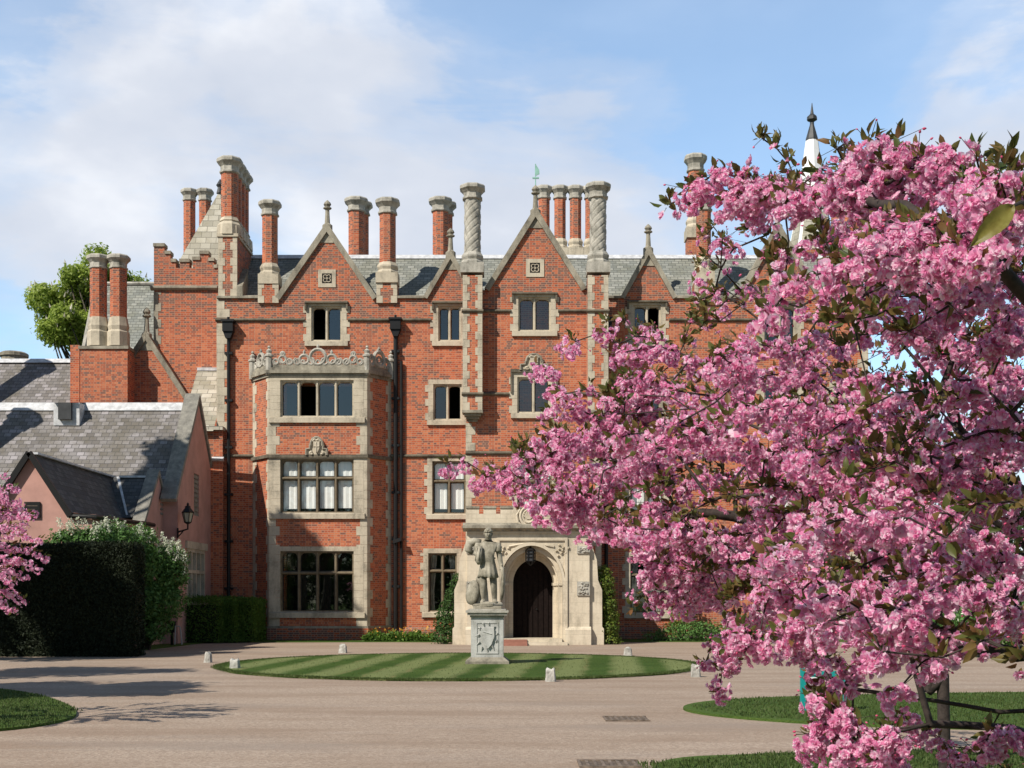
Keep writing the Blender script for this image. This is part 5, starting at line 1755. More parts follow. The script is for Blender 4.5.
# ------------------------------------------------------------------ drains in the drive
for (pa, pb, ya, yb_, lab) in ((604, 648, 721.5, 717, 'iron drain grating in the middle of the gravel drive'), (578, 640, 768, 761, 'wider iron drain grating in the near gravel by the lawn')):
    Y0, Y1 = gy(ya), gy(yb_)
    xa, xb2 = fx(pa, (Y0 + Y1) / 2), fx(pb, (Y0 + Y1) / 2)
    mb = MB()
    mb.box(xa, xb2, Y0, Y0 + .04, .002, .018); mb.box(xa, xb2, Y1 - .04, Y1, .002, .018)
    k = 0; x = xa
    while x < xb2:
        mb.box(x, x + .03, Y0 + .04, Y1 - .04, .002, .016); x += .075
    mb.quad((xa, Y0, .004), (xb2, Y0, .004), (xb2, Y1, .004), (xa, Y1, .004), 1)
    tag(mb.build('drain_grating', [M['drain'], M['drain_slot']]), lab, 'drain', 'iron drains in the drive')

# ------------------------------------------------------------------ teal sign by the right lawn
sy_ = 17.4
SG = thing('sign_post', 'low teal post sign on the strip of lawn, behind the blossom', 'sign', (fx(824, sy_), sy_, .035))
zq_ = lambda py: fz(py, sy_)
for p_, yo in ((803, 0), (846, .0)):
    mb = MB(); x = fx(p_, sy_); mb.box(x - .035, x + .035, sy_ + yo - .035, sy_ + yo + .035, .02, zq_(668)); mb.build('post', M['teal'], SG)
mb = MB(); mb.box(fx(806, sy_), fx(843, sy_), sy_ - .02, sy_ + .02, zq_(683), zq_(671)); mb.build('board', M['teal'], SG)
mb = MB(); mb.box(fx(808.5, sy_), fx(841, sy_), sy_ - .024, sy_ - .0205, zq_(681.5), zq_(677)); mb.build('panel', M['white_paint'], SG)

# hanging lantern in the porch
lx_, ly_ = pxm(530.5), PYF + .02
HL = thing('hanging_lantern', 'black iron lantern hanging in the crown of the porch arch', 'lantern', (lx_, ly_ + .1, zp(566)))
ly_ += .1
mb = MB()
mb.tube([(lx_, ly_, zp(544)), (lx_, ly_, zp(549))], .02, 6)
mb.lathe(lx_, ly_, [(.17, zp(550.5)), (.18, zp(550)), (.10, zp(548)), (.03, zp(547))], 6)
for k in range(6):
    a = k * math.pi / 3
    mb.tube([(lx_ + .16 * math.cos(a), ly_ + .16 * math.sin(a), zp(550.5)), (lx_ + .16 * math.cos(a), ly_ + .16 * math.sin(a), zp(561)), (lx_, ly_, zp(565.5))], .02, 5)
for z in (553.5, 557, 561): mb.tube([(lx_ + .16 * math.cos(k * math.pi / 3), ly_ + .16 * math.sin(k * math.pi / 3), zp(z)) for k in range(6)], .016, 5, 0, True)
mb.build('lantern_frame', M['iron'], HL)
mb = MB(); mb.lathe(lx_, ly_, [(.13, zp(561)), (.13, zp(551))], 6); mb.build('lamp_glass', M['dark_metal'], HL)

# ------------------------------------------------------------------ foliage tools
def basis(d, roll):
    """orthonormal frames whose z is d, (n,3,3) with columns x,y,z"""
    d = d / np.linalg.norm(d, axis=1, keepdims=True)
    ref = np.where(np.abs(d[:, 2:3]) < .9, np.array([[0, 0, 1.]]), np.array([[1., 0, 0]]))
    x = np.cross(ref, d); x /= np.linalg.norm(x, axis=1, keepdims=True)
    y = np.cross(d, x)
    c, s = np.cos(roll)[:, None], np.sin(roll)[:, None]
    return np.stack([x * c + y * s, -x * s + y * c, d], axis=2)


def scatter(protos, pos, dirs, scale, r=rng):
    """copies of small quad meshes; returns verts, quads"""
    V, Q = [], []
    base = 0
    n = len(pos)
    pick = r.integers(0, len(protos), n)
    for k, (pv, pq) in enumerate(protos):
        idx = np.where(pick == k)[0]
        if len(idx) == 0: continue
        B = basis(dirs[idx], r.uniform(0, 2 * np.pi, len(idx)))
        v = np.einsum('nij,vj->nvi', B, pv) * scale[idx][:, None, None] + pos[idx][:, None, :]
        V.append(v.reshape(-1, 3))
        q = pq[None] + (np.arange(len(idx)) * len(pv))[:, None, None] + base
        Q.append(q.reshape(-1, 4))
        base += len(idx) * len(pv)
    return np.concatenate(V), np.concatenate(Q)


def leaf_proto(l=1.0, w=.45, fold=.18, droop=.25):
    """a pointed leaf folded along its rib; grows along +x, faces +z"""
    xs = [0, .3, .65, 1.0]; ws = [.05, .5, .42, .03]
    v = []
    for x, a in zip(xs, ws):
        z = -droop * x * x
        v += [(x * l, -a * w, z + fold * a * w * 2), (x * l, 0, z), (x * l, a * w, z + fold * a * w * 2)]
    q = []
    for i in range(3):
        q += [(i * 3, i * 3 + 3, i * 3 + 4, i * 3 + 1), (i * 3 + 1, i * 3 + 4, i * 3 + 5, i * 3 + 2)]
    return np.array(v, float), np.array(q)


def leaf_simple(l=1.0, w=.5):
    return np.array([(0, 0, 0), (l * .45, -w / 2, .06), (l, 0, -.05), (l * .45, w / 2, .06)], float), np.array([(0, 1, 2, 3)])


LEAF = [leaf_proto(1, .5, .2, d) for d in (.1, .3, .5)]
SLEAF = [leaf_simple(1, .55), leaf_simple(1, .4)]


def rand_dirs(n, r=rng):
    d = r.normal(size=(n, 3)); return d / np.linalg.norm(d, axis=1, keepdims=True)


def clump_points(centres, radii, per, r=rng, shell=.6):
    """points gathered towards the skin of many overlapping lumps"""
    P, D = [], []
    for c, ra in zip(centres, radii):
        n = int(per * (ra ** 2))
        d = rand_dirs(n, r)
        rad = ra * (shell + (1 - shell) * r.uniform(0, 1, n) ** .7) * (1 + .15 * r.normal(size=n))
        P.append(np.array(c) + d * rad[:, None] * np.array([1, 1, .85])); D.append(d)
    return np.concatenate(P), np.concatenate(D)


def tree(name, label, base, height, crown_c, crown_r, mat, leaf=.22, nl=26, per=520, group=None, seed=1, candles=0, trunk_r=.3, lump=(.20, .36)):
    r = np.random.default_rng(seed)
    T = thing(name, label, 'tree', base, group)
    base = np.array(base); cc = np.array(crown_c)
    cs, rs = [], []
    for i in range(nl):
        d = rand_dirs(1, r)[0]; d[2] = abs(d[2]) * 1.0 - .35 if r.uniform() < .8 else d[2]
        rad = r.uniform(.45, 1.0)
        cs.append(cc + d * np.array(crown_r) * rad); rs.append(r.uniform(*lump) * np.mean(crown_r))
    P, D = clump_points(cs, rs, per, r)
    mb = MB()
    top = cc + np.array([0, 0, crown_r[2] * .5])
    mb.tube([base, base + (cc - base) * .35 + np.array([.15, 0, 0]), base + (cc - base) * .75, top], [trunk_r, trunk_r * .75, trunk_r * .5, .04], 9)
    for c in cs:
        s = base + (cc - base) * r.uniform(.45, .95)
        m = (s + c) / 2 + r.normal(size=3) * .3
        mb.tube([s, m, c], [trunk_r * .32, trunk_r * .2, .03], 5)
    mb.build('trunk', M['bark_grey'], T, True)
    dirs = D + r.normal(size=D.shape) * .5 + np.array([0, 0, .35])
    v, q = scatter(SLEAF, P, dirs, leaf * r.uniform(.6, 1.25, len(P)), r)
    np_mesh('crown', v, q, mat, T)
    if candles:
        idx = r.choice(len(P), candles, replace=False)
        pv = np.array([(0, 0, 0), (.16, 0, .15), (.12, .1, .3), (0, 0, .8), (-.16, 0, .15), (-.1, -.12, .3), (0, .16, .15), (0, -.16, .15)], float)
        pq = np.array([(0, 1, 3, 4), (0, 6, 3, 7), (1, 6, 3, 7)])
        d2 = D[idx] * .4 + np.array([0, 0, 1.0])
        v, q = scatter([(pv, pq)], P[idx] + D[idx] * .1, d2, r.uniform(.28, .45, candles), r)
        np_mesh('flower_candles', v, q, M['candle'], T)
    return T


def box_points(x0, x1, y0, y1, z0, z1, n, r, wob=.08, rnd_=.25):
    """points on the skin of a clipped block with softened edges"""
    A = [(y1 - y0) * (z1 - z0)] * 2 + [(x1 - x0) * (z1 - z0)] * 2 + [(x1 - x0) * (y1 - y0)]
    A = np.array(A); cnt = (n * A / A.sum()).astype(int)
    P, D = [], []
    for f, c in enumerate(cnt):
        u, w_ = r.uniform(0, 1, c), r.uniform(0, 1, c)
        if f == 0: p = np.stack([np.full(c, x0), y0 + u * (y1 - y0), z0 + w_ * (z1 - z0)], 1); d = [-1, 0, 0]
        elif f == 1: p = np.stack([np.full(c, x1), y0 + u * (y1 - y0), z0 + w_ * (z1 - z0)], 1); d = [1, 0, 0]
        elif f == 2: p = np.stack([x0 + u * (x1 - x0), np.full(c, y0), z0 + w_ * (z1 - z0)], 1); d = [0, -1, 0]
        elif f == 3: p = np.stack([x0 + u * (x1 - x0), np.full(c, y1), z0 + w_ * (z1 - z0)], 1); d = [0, 1, 0]
        else: p = np.stack([x0 + u * (x1 - x0), y0 + w_ * (y1 - y0), np.full(c, z1)], 1); d = [0, 0, 1]
        P.append(p); D.append(np.repeat(np.array([d], float), c, 0))
    P, D = np.concatenate(P), np.concatenate(D)
    c = np.array([(x0 + x1) / 2, (y0 + y1) / 2, z0]); h = np.array([(x1 - x0) / 2, (y1 - y0) / 2, z1 - z0])
    # round the arrises
    R_ = .16
    lo = np.array([x0 + R_, y0 + R_, z0]); hi = np.array([x1 - R_, y1 - R_, z1 - R_])
    inn = np.clip(P, lo, hi)
    dv = P - inn
    P = inn + dv / np.maximum(np.linalg.norm(dv, axis=1, keepdims=True), 1e-6) * R_
    P = P - D * (r.uniform(0, 1, (len(P), 1)) ** 2 * .22)
    w1 = np.sin(P[:, 0:1] * 2.3 + P[:, 2:3] * 1.1) * .5 + np.sin(P[:, 1:2] * 3.1 + P[:, 2:3] * 1.9 + P[:, 0:1]) * .5
    P = P + D * (wob * w1 + r.normal(size=(len(P), 1)) * wob * .5)
    return P, D


# yew hedge: a dense dark block
def hedge(name, label, boxes, n, mat, leaf, seed, wob=.08):
    r = np.random.default_rng(seed)
    x0 = min(b[0] for b in boxes); x1 = max(b[1] for b in boxes)
    T = thing(name, label, 'hedge', ((x0 + x1) / 2, boxes[0][2], 0))
    Ps, Ds = [], []
    mb = MB()
    for bx in boxes:
        P, D = box_points(*bx, int(n / len(boxes)), r, wob)
        Ps.append(P); Ds.append(D)
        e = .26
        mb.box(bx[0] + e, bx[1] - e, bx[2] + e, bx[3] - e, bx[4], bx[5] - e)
    P, D = np.concatenate(Ps), np.concatenate(Ds)
    d = D + r.normal(size=D.shape) * .75
    v, q = scatter(SLEAF, P, d, leaf * r.uniform(.6, 1.3, len(P)), r)
    np_mesh('foliage', v, q, mat, T)
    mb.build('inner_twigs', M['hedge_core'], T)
    return T


hedge('yew_hedge', 'tall clipped dark yew hedge, square topped, before the pink cottage', [(-22, -10.25, 33.9, 35.0, 0, 3.10)], 130000, M['yew'], .075, 3, .05)
hedge('low_hedge', 'low bright green clipped hedge under the mansion, beside the bay window', [(-12.1, -10.25, 43.9, 46.3, 0.05, 1.62), (-10.35, -9.75, 44.3, 46.5, 0.05, 1.62), (-9.85, -9.15, 44.6, 46.7, 0.05, 1.60)], 42000, M['box_leaf'], .07, 4, .05)

hedge('boundary_hedge', 'long green boundary hedge beyond the right end of the mansion', [(15, 60, 66, 68, 0, 3.6)], 30000, M['dark_tree_leaf'], .30, 6, .15)
# white lilac leaning over the hedge
r_ = np.random.default_rng(12)
LL = thing('white_lilac', 'rounded green shrub topped with white flowers, leaning over the dark hedge', 'shrub', (-11.4, 38.6, 0))
cs, rs = [], []
for (px_, py_, Y, rad) in ((150, 575, 38.8, .95), (168, 560, 38.6, .6), (160, 600, 38.8, .8), (150, 625, 38.8, .65), (130, 560, 38.2, .9), (110, 545, 37.8, .8), (85, 545, 37.6, .75), (140, 540, 38, .55), (172, 575, 38.8, .5), (60, 545, 37.5, .7), (72, 540, 37.5, .7), (97, 540, 37.5, .7), (120, 545, 37.5, .7), (140, 600, 38.6, .8)):
    Y = float(np.interp(px_, [95, 150], [35.35, 38.4]))
    cs.append(np.array(at(px_, py_, Y))); rs.append(rad * (.62 if px_ < 100 else .95))
P, D = clump_points(cs, rs, 4600, r_, .7)
v, q = scatter(SLEAF, P, D + r_.normal(size=D.shape) * .6 + np.array([0, 0, .2]), .12 * r_.uniform(.6, 1.3, len(P)), r_)
np_mesh('foliage', v, q, M['lilac_leaf'], LL)
fp, fd = [], []
top_line = [(58, 526), (75, 525), (95, 524), (115, 525), (135, 529), (150, 535), (165, 541), (178, 546), (186, 553)]
for k in range(85):
    t = r_.uniform(0, len(top_line) - 1.001); i = int(t); u = t - i
    a, b_ = top_line[i], top_line[i + 1]
    px_, py_ = a[0] + (b_[0] - a[0]) * u, a[1] + (b_[1] - a[1]) * u + abs(r_.normal()) * 9
    c = np.array(at(px_, py_, float(np.interp(px_, [95, 150, 190], [35.1, 37.7, 38.2])) + r_.uniform(-.25, .2)))
    n = 26
    d = rand_dirs(n, r_)
    h = r_.uniform(0, 1, n)
    fp.append(c + d * np.array([.10, .10, .05]) * (1.1 - h)[:, None] + np.array([0, 0, 1]) * (h[:, None] * .26)); fd.append(d)
fp, fd = np.concatenate(fp), np.concatenate(fd)
v, q = scatter(SLEAF, fp, fd, .066 * r_.uniform(.7, 1.2, len(fp)), r_)
np_mesh('blossoms', v, q, M['white_flower'], LL)
mb = MB()
for c in cs: mb.tube([(-11.4 + r_.normal() * .1, 38.6, 0), ((c[0] - 11.4) / 2, 38.6, c[2] * .5), tuple(c)], [.07, .05, .02], 5)
mb.build('stems', M['bark'], LL)

# ivy and conifer against the porch
def column(name, label, cat, pts, mat, leaf, seed, per=2600):
    r = np.random.default_rng(seed)
    T = thing(name, label, cat, (float(pts[0][0]), float(pts[0][1]), 0))
    P, D = clump_points([p[:3] for p in pts], [p[3] for p in pts], per, r, .72)
    k = P[:, 2] > .02; P, D = P[k], D[k]
    v, q = scatter(SLEAF, P, D + r.normal(size=D.shape) * .5 + np.array([0, 0, .3]), leaf * r.uniform(.6, 1.3, len(P)), r)
    np_mesh('foliage', v, q, mat, T)
    mb = MB(); mb.tube([(p[0], p[1], p[2] - .2 if i else 0) for i, p in enumerate(pts)], [.06 - .04 * i / len(pts) for i in range(len(pts))], 6); mb.build('stem', M['bark'], T)
    return T


Y = 43.6
column('conifer_bush', 'narrow pointed green conifer beside the left buttress of the porch', 'conifer', [(fx(px_, Y), Y, fz(py_, Y), rr) for px_, py_, rr in ((445, 636, .46), (446, 625, .42), (446.5, 615, .36), (449, 604, .28), (452, 594, .24), (455, 584, .20), (457, 577, .15))], M['conifer'], .09, 21, 5600)
Y = 43.25
column('climbing_ivy', 'column of yellow green ivy climbing against the right side of the porch', 'ivy', [(fx(px_, Y), Y + dy, fz(py_, Y), rr) for px_, py_, rr, dy in ((610, 640, .36, 0), (609, 628, .36, 0), (610, 616, .34, .1), (608, 604, .34, 0), (606, 592, .32, .1), (605, 582, .33, 0), (603, 573, .30, .2))], M['ivy'], .10, 22, 5200)
Y = 46.9
column('wall_shrub', 'green climbing shrub on the brick wall beside the right hand window', 'shrub', [(fx(px_, Y), Y, fz(py_, Y), rr) for px_, py_, rr in ((678, 632, .5), (682, 618, .5), (684, 604, .48), (682, 592, .42), (676, 584, .32))], M['ivy'], .11, 23, 2200)
Y = 45.9
column('dark_shrub', 'low dark evergreen shrub at the foot of the wall under the blossom', 'shrub', [(fx(px_, Y), Y, fz(py_, Y), rr) for px_, py_, rr in ((652, 640, .40), (668, 634, .48), (690, 632, .55), (706, 632, .5), (722, 634, .5), (742, 630, .6), (764, 632, .6))], M['lilac_leaf'], .11, 24, 2200)

# flower bed along the wall: nobody could count it
r_ = np.random.default_rng(31)
n = 2600
P = np.stack([r_.uniform(-5.4, -2.9, n), r_.uniform(45.3, 46.8, n), np.zeros(n)], 1)
P[:, 2] = .03 + r_.uniform(0, 1, n) ** 1.5 * .34 * (.5 + .5 * np.sin(P[:, 0] * 4) ** 2)
v1, q1 = scatter(SLEAF, P, rand_dirs(n, r_) + np.array([0, 0, .4]), .17 * r_.uniform(.6, 1.2, n), r_)
n2 = 130
P2 = np.stack([r_.uniform(-5.3, -3.0, n2), r_.uniform(45.2, 46.6, n2), r_.uniform(.15, .5, n2)], 1)
v2, q2 = scatter(SLEAF, P2, rand_dirs(n2, r_), .10 * r_.uniform(.7, 1.2, n2), r_)
mi = np.concatenate([np.zeros(len(q1)), np.ones(len(q2))])
o = np_mesh('flower_bed_plants', np.concatenate([v1, v2]), np.concatenate([q1, q2 + len(v1)]), [M['box_leaf'], M['orange']], None, False, mi)
tag(o, 'low border plants with orange flowers along the foot of the wall', 'border plants', None, 'stuff')

# short blades on the nearer lawns
r_ = np.random.default_rng(41)
n = 42000
bx = r_.uniform(-12, -5.6, n); by = r_.uniform(14.1, 22.2, n)
edge_ = np.interp(by, [14.2, 15.6, 17.4, 20.1, 22.0], [-6.6, -5.75, -6.0, -7.55, -9.3])
k = bx < edge_ + r_.normal(size=n) * .02
LP = np.stack([bx[k], by[k], np.full(k.sum(), .03)], 1)
rx = r_.uniform(1.2, 12, n); ry = r_.uniform(10.2, 12.9, n)
edge2 = np.interp(rx, [1.4, 2.6, 5, 12], [11.9, 12.6, 13.0, 12.7]); k2 = ry < edge2
rx3 = r_.uniform(2.6, 14, n); ry3 = r_.uniform(14.8, 20.8, n)
lo = np.interp(rx3, [2.45, 3.1, 5, 10, 14], [17.9, 16.4, 15.3, 14.6, 14.6]); hi = np.interp(rx3, [2.45, 3.4, 6, 12, 14], [17.9, 19.4, 20.4, 21.2, 21.2]); k3 = (ry3 > lo) & (ry3 < hi)
LP = np.concatenate([LP, np.stack([rx[k2], ry[k2], np.full(k2.sum(), .03)], 1), np.stack([rx3[k3], ry3[k3], np.full(k3.sum(), .03)], 1)])
a_ = r_.uniform(0, 2 * np.pi, 30000); q_ = np.where(r_.uniform(size=30000) < .85, 1 + .012 * r_.normal(size=30000), np.sqrt(r_.uniform(0, 1, 30000)))
LP = np.concatenate([LP, np.stack([LC.x + LR * q_ * np.cos(a_), LC.y + LR * q_ * np.sin(a_), np.full(30000, .03)], 1)])
M['blade'] = mat_foliage('grass_blade', [(.2, (.055, .085, .02)), (.6, (.09, .13, .035)), (.95, (.15, .18, .07))], .4, .6, .8, .5)
d = rand_dirs(len(LP), r_); d[:, 2] = np.abs(d[:, 2]) * .3 + .1
blade = [(np.array([(-.006, 0, 0), (.006, 0, 0), (.003, .004, .026), (-.002, .006, .03)], float), np.array([(0, 1, 2, 3)]))]
dd = r_.normal(size=(len(LP), 3)) * .3 + np.array([0, 0, 1.0])
v, q = scatter(blade, LP, dd, r_.uniform(.7, 1.5, len(LP)), r_)
tag(np_mesh('grass', v, q, M['blade']), 'short green grass blades on the lawn edges', 'grass', None, 'stuff')

# ------------------------------------------------------------------ trees behind and beside
tree('chestnut_tree', 'horse chestnut with pale flower candles, rising behind the paired chimneys', (-20.5, 66, 0), 20, (fx(102, 66), 66, fz(320, 66)), (3.5, 2.4, 4.1), M['tree_leaf'], .26, 150, 900, None, 5, 520, .3, (.13, .24))
# trees standing left of the drive, out of the frame: they shade the hedge and gravel, an added one the bay
tree('lime_tree', 'broad green lime tree on the left lawn, outside the frame', (-12.6, 17.2, 0), 8, (-12.2, 17.4, 5.6), (2.3, 2.0, 1.7), M['dark_tree_leaf'], .28, 30, 1000, None, 6, 0, .35)
tree('maple_tree', 'tall green maple tree beyond the lime, outside the frame', (-15.6, 21.4, 0), 11, (-15.4, 21.6, 7.4), (2.6, 2.2, 2.2), M['dark_tree_leaf'], .28, 28, 460, None, 8, 0, .4)
tree('added_shade_tree', 'tall unseen tree added to shade the bay window, outside the frame', (-19.5, 35.0, 0), 18, (-19.2, 35.2, 16.9), (1.9, 2.0, 1.5), M['dark_tree_leaf'], .42, 34, 900, None, 10, 0, .4)  # unseen tree, added so that its crown shades the ground-floor bay
tree('beech_tree', 'leafy green beech tree left of the hedge, outside the frame', (-16.6, 29.2, 0), 10, (-16.3, 29.2, 6.7), (2.2, 2.2, 2.3), M['dark_tree_leaf'], .30, 30, 560, None, 11, 0, .4)
for i, (px_, Y, h, rr, lab) in enumerate(((905, 62, 5.5, 2.6, 'small round green tree beyond the right end of the mansion'), (960, 60, 5.8, 3.0, 'dark green tree beyond the drive, behind the slender trunk'), (1030, 58, 6.0, 3.2, 'dark green tree at the right edge of the grounds'), (1120, 52, 8.5, 3.2, 'green tree far right, outside the frame'))):
    x = fx(px_, Y)
    tree('garden_tree', lab, (x, Y, 0), h, (x, Y, h * .55), (rr, rr, h * .42), M['dark_tree_leaf'], .26, 24, 420, 'trees beyond the mansion', 50 + i, 0, .22)
r_ = np.random.default_rng(61)
for (px_, Y, rr, lab, fl) in ((930, 38, 1.0, 'rounded green shrub beyond the drive, left of the white flowered one', 0), (985, 34, 1.1, 'rounded shrub with white flowers beyond the drive, right of the trunk', 60), (1050, 36, 1.3, 'rounded green shrub past the right edge of the drive', 0)):
    x = fx(px_, Y)
    T = thing('garden_shrub', lab, 'shrub', (x, Y, 0), 'shrubs beyond the drive')
    cs = [np.array([x + r_.normal() * rr * .5, Y + r_.normal() * rr * .4, rr * r_.uniform(.4, .95)]) for _ in range(8)]
    P, D = clump_points(cs, [rr * .5] * 8, 2600, r_, .7)
    v, q = scatter(SLEAF, P, D + r_.normal(size=D.shape) * .5, .12 * r_.uniform(.6, 1.3, len(P)), r_)
    np_mesh('foliage', v, q, M['lilac_leaf'], T)
    if fl:
        idx = r_.choice(len(P), fl * 8); v, q = scatter(SLEAF, P[idx] + D[idx] * .04, D[idx], .10 * np.ones(len(idx)), r_); np_mesh('blossoms', v, q, M['white_flower'], T)

r_ = np.random.default_rng(71)
cs, rs = [], []
for k in range(120):
    x = -75 + 150 * k / 119 + r_.normal(); h = 11 + 3 * math.sin(x * .21) + 2 * math.sin(x * .53 + 1)
    for q in range(3):
        cs.append(np.array([x + r_.normal(), -48 + r_.normal() * 2, r_.uniform(1.5, h)])); rs.append(r_.uniform(1.8, 2.8))
P, D = clump_points(cs, rs, 26, r_, .5)
v, q = scatter(SLEAF, P, D + r_.normal(size=D.shape) * .5, .9 * r_.uniform(.6, 1.2, len(P)), r_)
tag(np_mesh('woodland', v, q, M['dark_tree_leaf']), 'dark belt of woodland across the park, mirrored in the lower windows', 'woodland', None, 'stuff')

# ------------------------------------------------------------------ flowering cherries
def petal_quads(r0, r1, wid, rise0, rise1, a, jit, r):
    """one cupped petal of two quads and a notched tip"""
    ca, sa = math.cos(a), math.sin(a)
    rm = r0 + (r1 - r0) * .55
    hm = rise0 + (rise1 - rise0) * .45 - .10 * wid
    pts = [(r0, -.12 * wid, rise0), (r0, .12 * wid, rise0), (rm, -.5 * wid, hm + .14 * wid), (rm, .5 * wid, hm + .14 * wid), (r1, -.36 * wid, rise1), (r1, .36 * wid, rise1 + r.uniform(-.1, .1) * wid)]
    out = []
    for (x, y, z) in pts:
        x += r.uniform(-1, 1) * jit; y += r.uniform(-1, 1) * jit; z += r.uniform(-1, 1) * jit
        out.append((x * ca - y * sa, x * sa + y * ca, z))
    return out, [(0, 2, 3, 1), (2, 4, 5, 3)]


def flower_proto(seed, openness=1.0):
    r = random.Random(seed)
    V, Q = [], []
    for (n, r1, wid, rise1, off) in ((7, 1.0, .72, .10 + .55 * (1 - openness), 0), (7, .86, .60, .34 + .4 * (1 - openness), .4), (5, .62, .5, .60 + .2 * (1 - openness), .2), (4, .36, .36, .70, .5)):
        for k in range(n):
            a = 2 * math.pi * (k + off) / n + r.uniform(-.22, .22)
            pts, qs = petal_quads(.05, r1 * r.uniform(.82, 1.1), wid * r.uniform(.85, 1.15), 0, rise1 * r.uniform(.6, 1.3), a, .04, r)
            b = len(V); V += pts; Q += [tuple(i + b for i in q) for q in qs]
    return np.array(V, float), np.array(Q)


def flower_small(seed):
    """the far flowers: fewer, wider petals"""
    r = random.Random(seed)
    V, Q = [], []
    for (n, r1, wid, rise1, off) in ((6, 1.0, .85, .15, 0), (5, .7, .7, .5, .4)):
        for k in range(n):
            a = 2 * math.pi * (k + off) / n + r.uniform(-.2, .2)
            pts, qs = petal_quads(.05, r1 * r.uniform(.8, 1.1), wid, 0, rise1 * r.uniform(.6, 1.3), a, .05, r)
            b = len(V); V += pts; Q += [tuple(i + b for i in q) for q in qs]
    return np.array(V, float), np.array(Q)


def bud_proto():
    prof = [(.0, 0), (.32, .3), (.36, .6), (.2, .95), (0.02, 1.1)]
    V, Q = [], []
    for (r, z) in prof:
        for k in range(5):
            a = 2 * math.pi * k / 5; V.append((r * math.cos(a), r * math.sin(a), z))
    for j in range(4):
        for k in range(5):
            Q.append((j * 5 + k, j * 5 + (k + 1) % 5, j * 5 + 5 + (k + 1) % 5, j * 5 + 5 + k))
    return np.array(V, float), np.array(Q)


FLOW = [flower_proto(s, o) for s, o in ((1, 1.0), (2, 1.0), (3, .9), (4, .8), (5, .7), (6, .95), (7, .55))]
FSM = [flower_small(s) for s in range(5)]
BUD = [bud_proto()]


def tubes_np(segs, sides):
    """frustums: segs of (p0, p1, r0, r1)"""
    p0 = np.array([s[0] for s in segs], float); p1 = np.array([s[1] for s in segs], float)
    r0 = np.array([s[2] for s in segs], float); r1 = np.array([s[3] for s in segs], float)
    d = p1 - p0
    L = np.linalg.norm(d, axis=1, keepdims=True); d = d / np.maximum(L, 1e-6)
    B = basis(d, np.zeros(len(d)))
    ang = np.arange(sides) * 2 * np.pi / sides
    ring = np.stack([np.cos(ang), np.sin(ang)], 1)
    off = np.einsum('nij,kj->nki', B[:, :, :2], ring)
    v0 = p0[:, None] + off * r0[:, None, None] - d[:, None] * (r0 * .3)[:, None, None]
    v1 = p1[:, None] + off * r1[:, None, None] + d[:, None] * (r1 * .3)[:, None, None]
    V = np.concatenate([v0, v1], 1).reshape(-1, 3)
    k = np.arange(sides); k2 = (k + 1) % sides
    q = np.stack([k, k2, k2 + sides, k + sides], 1)
    Q = (q[None] + (np.arange(len(segs)) * 2 * sides)[:, None, None]).reshape(-1, 4)
    return V, Q


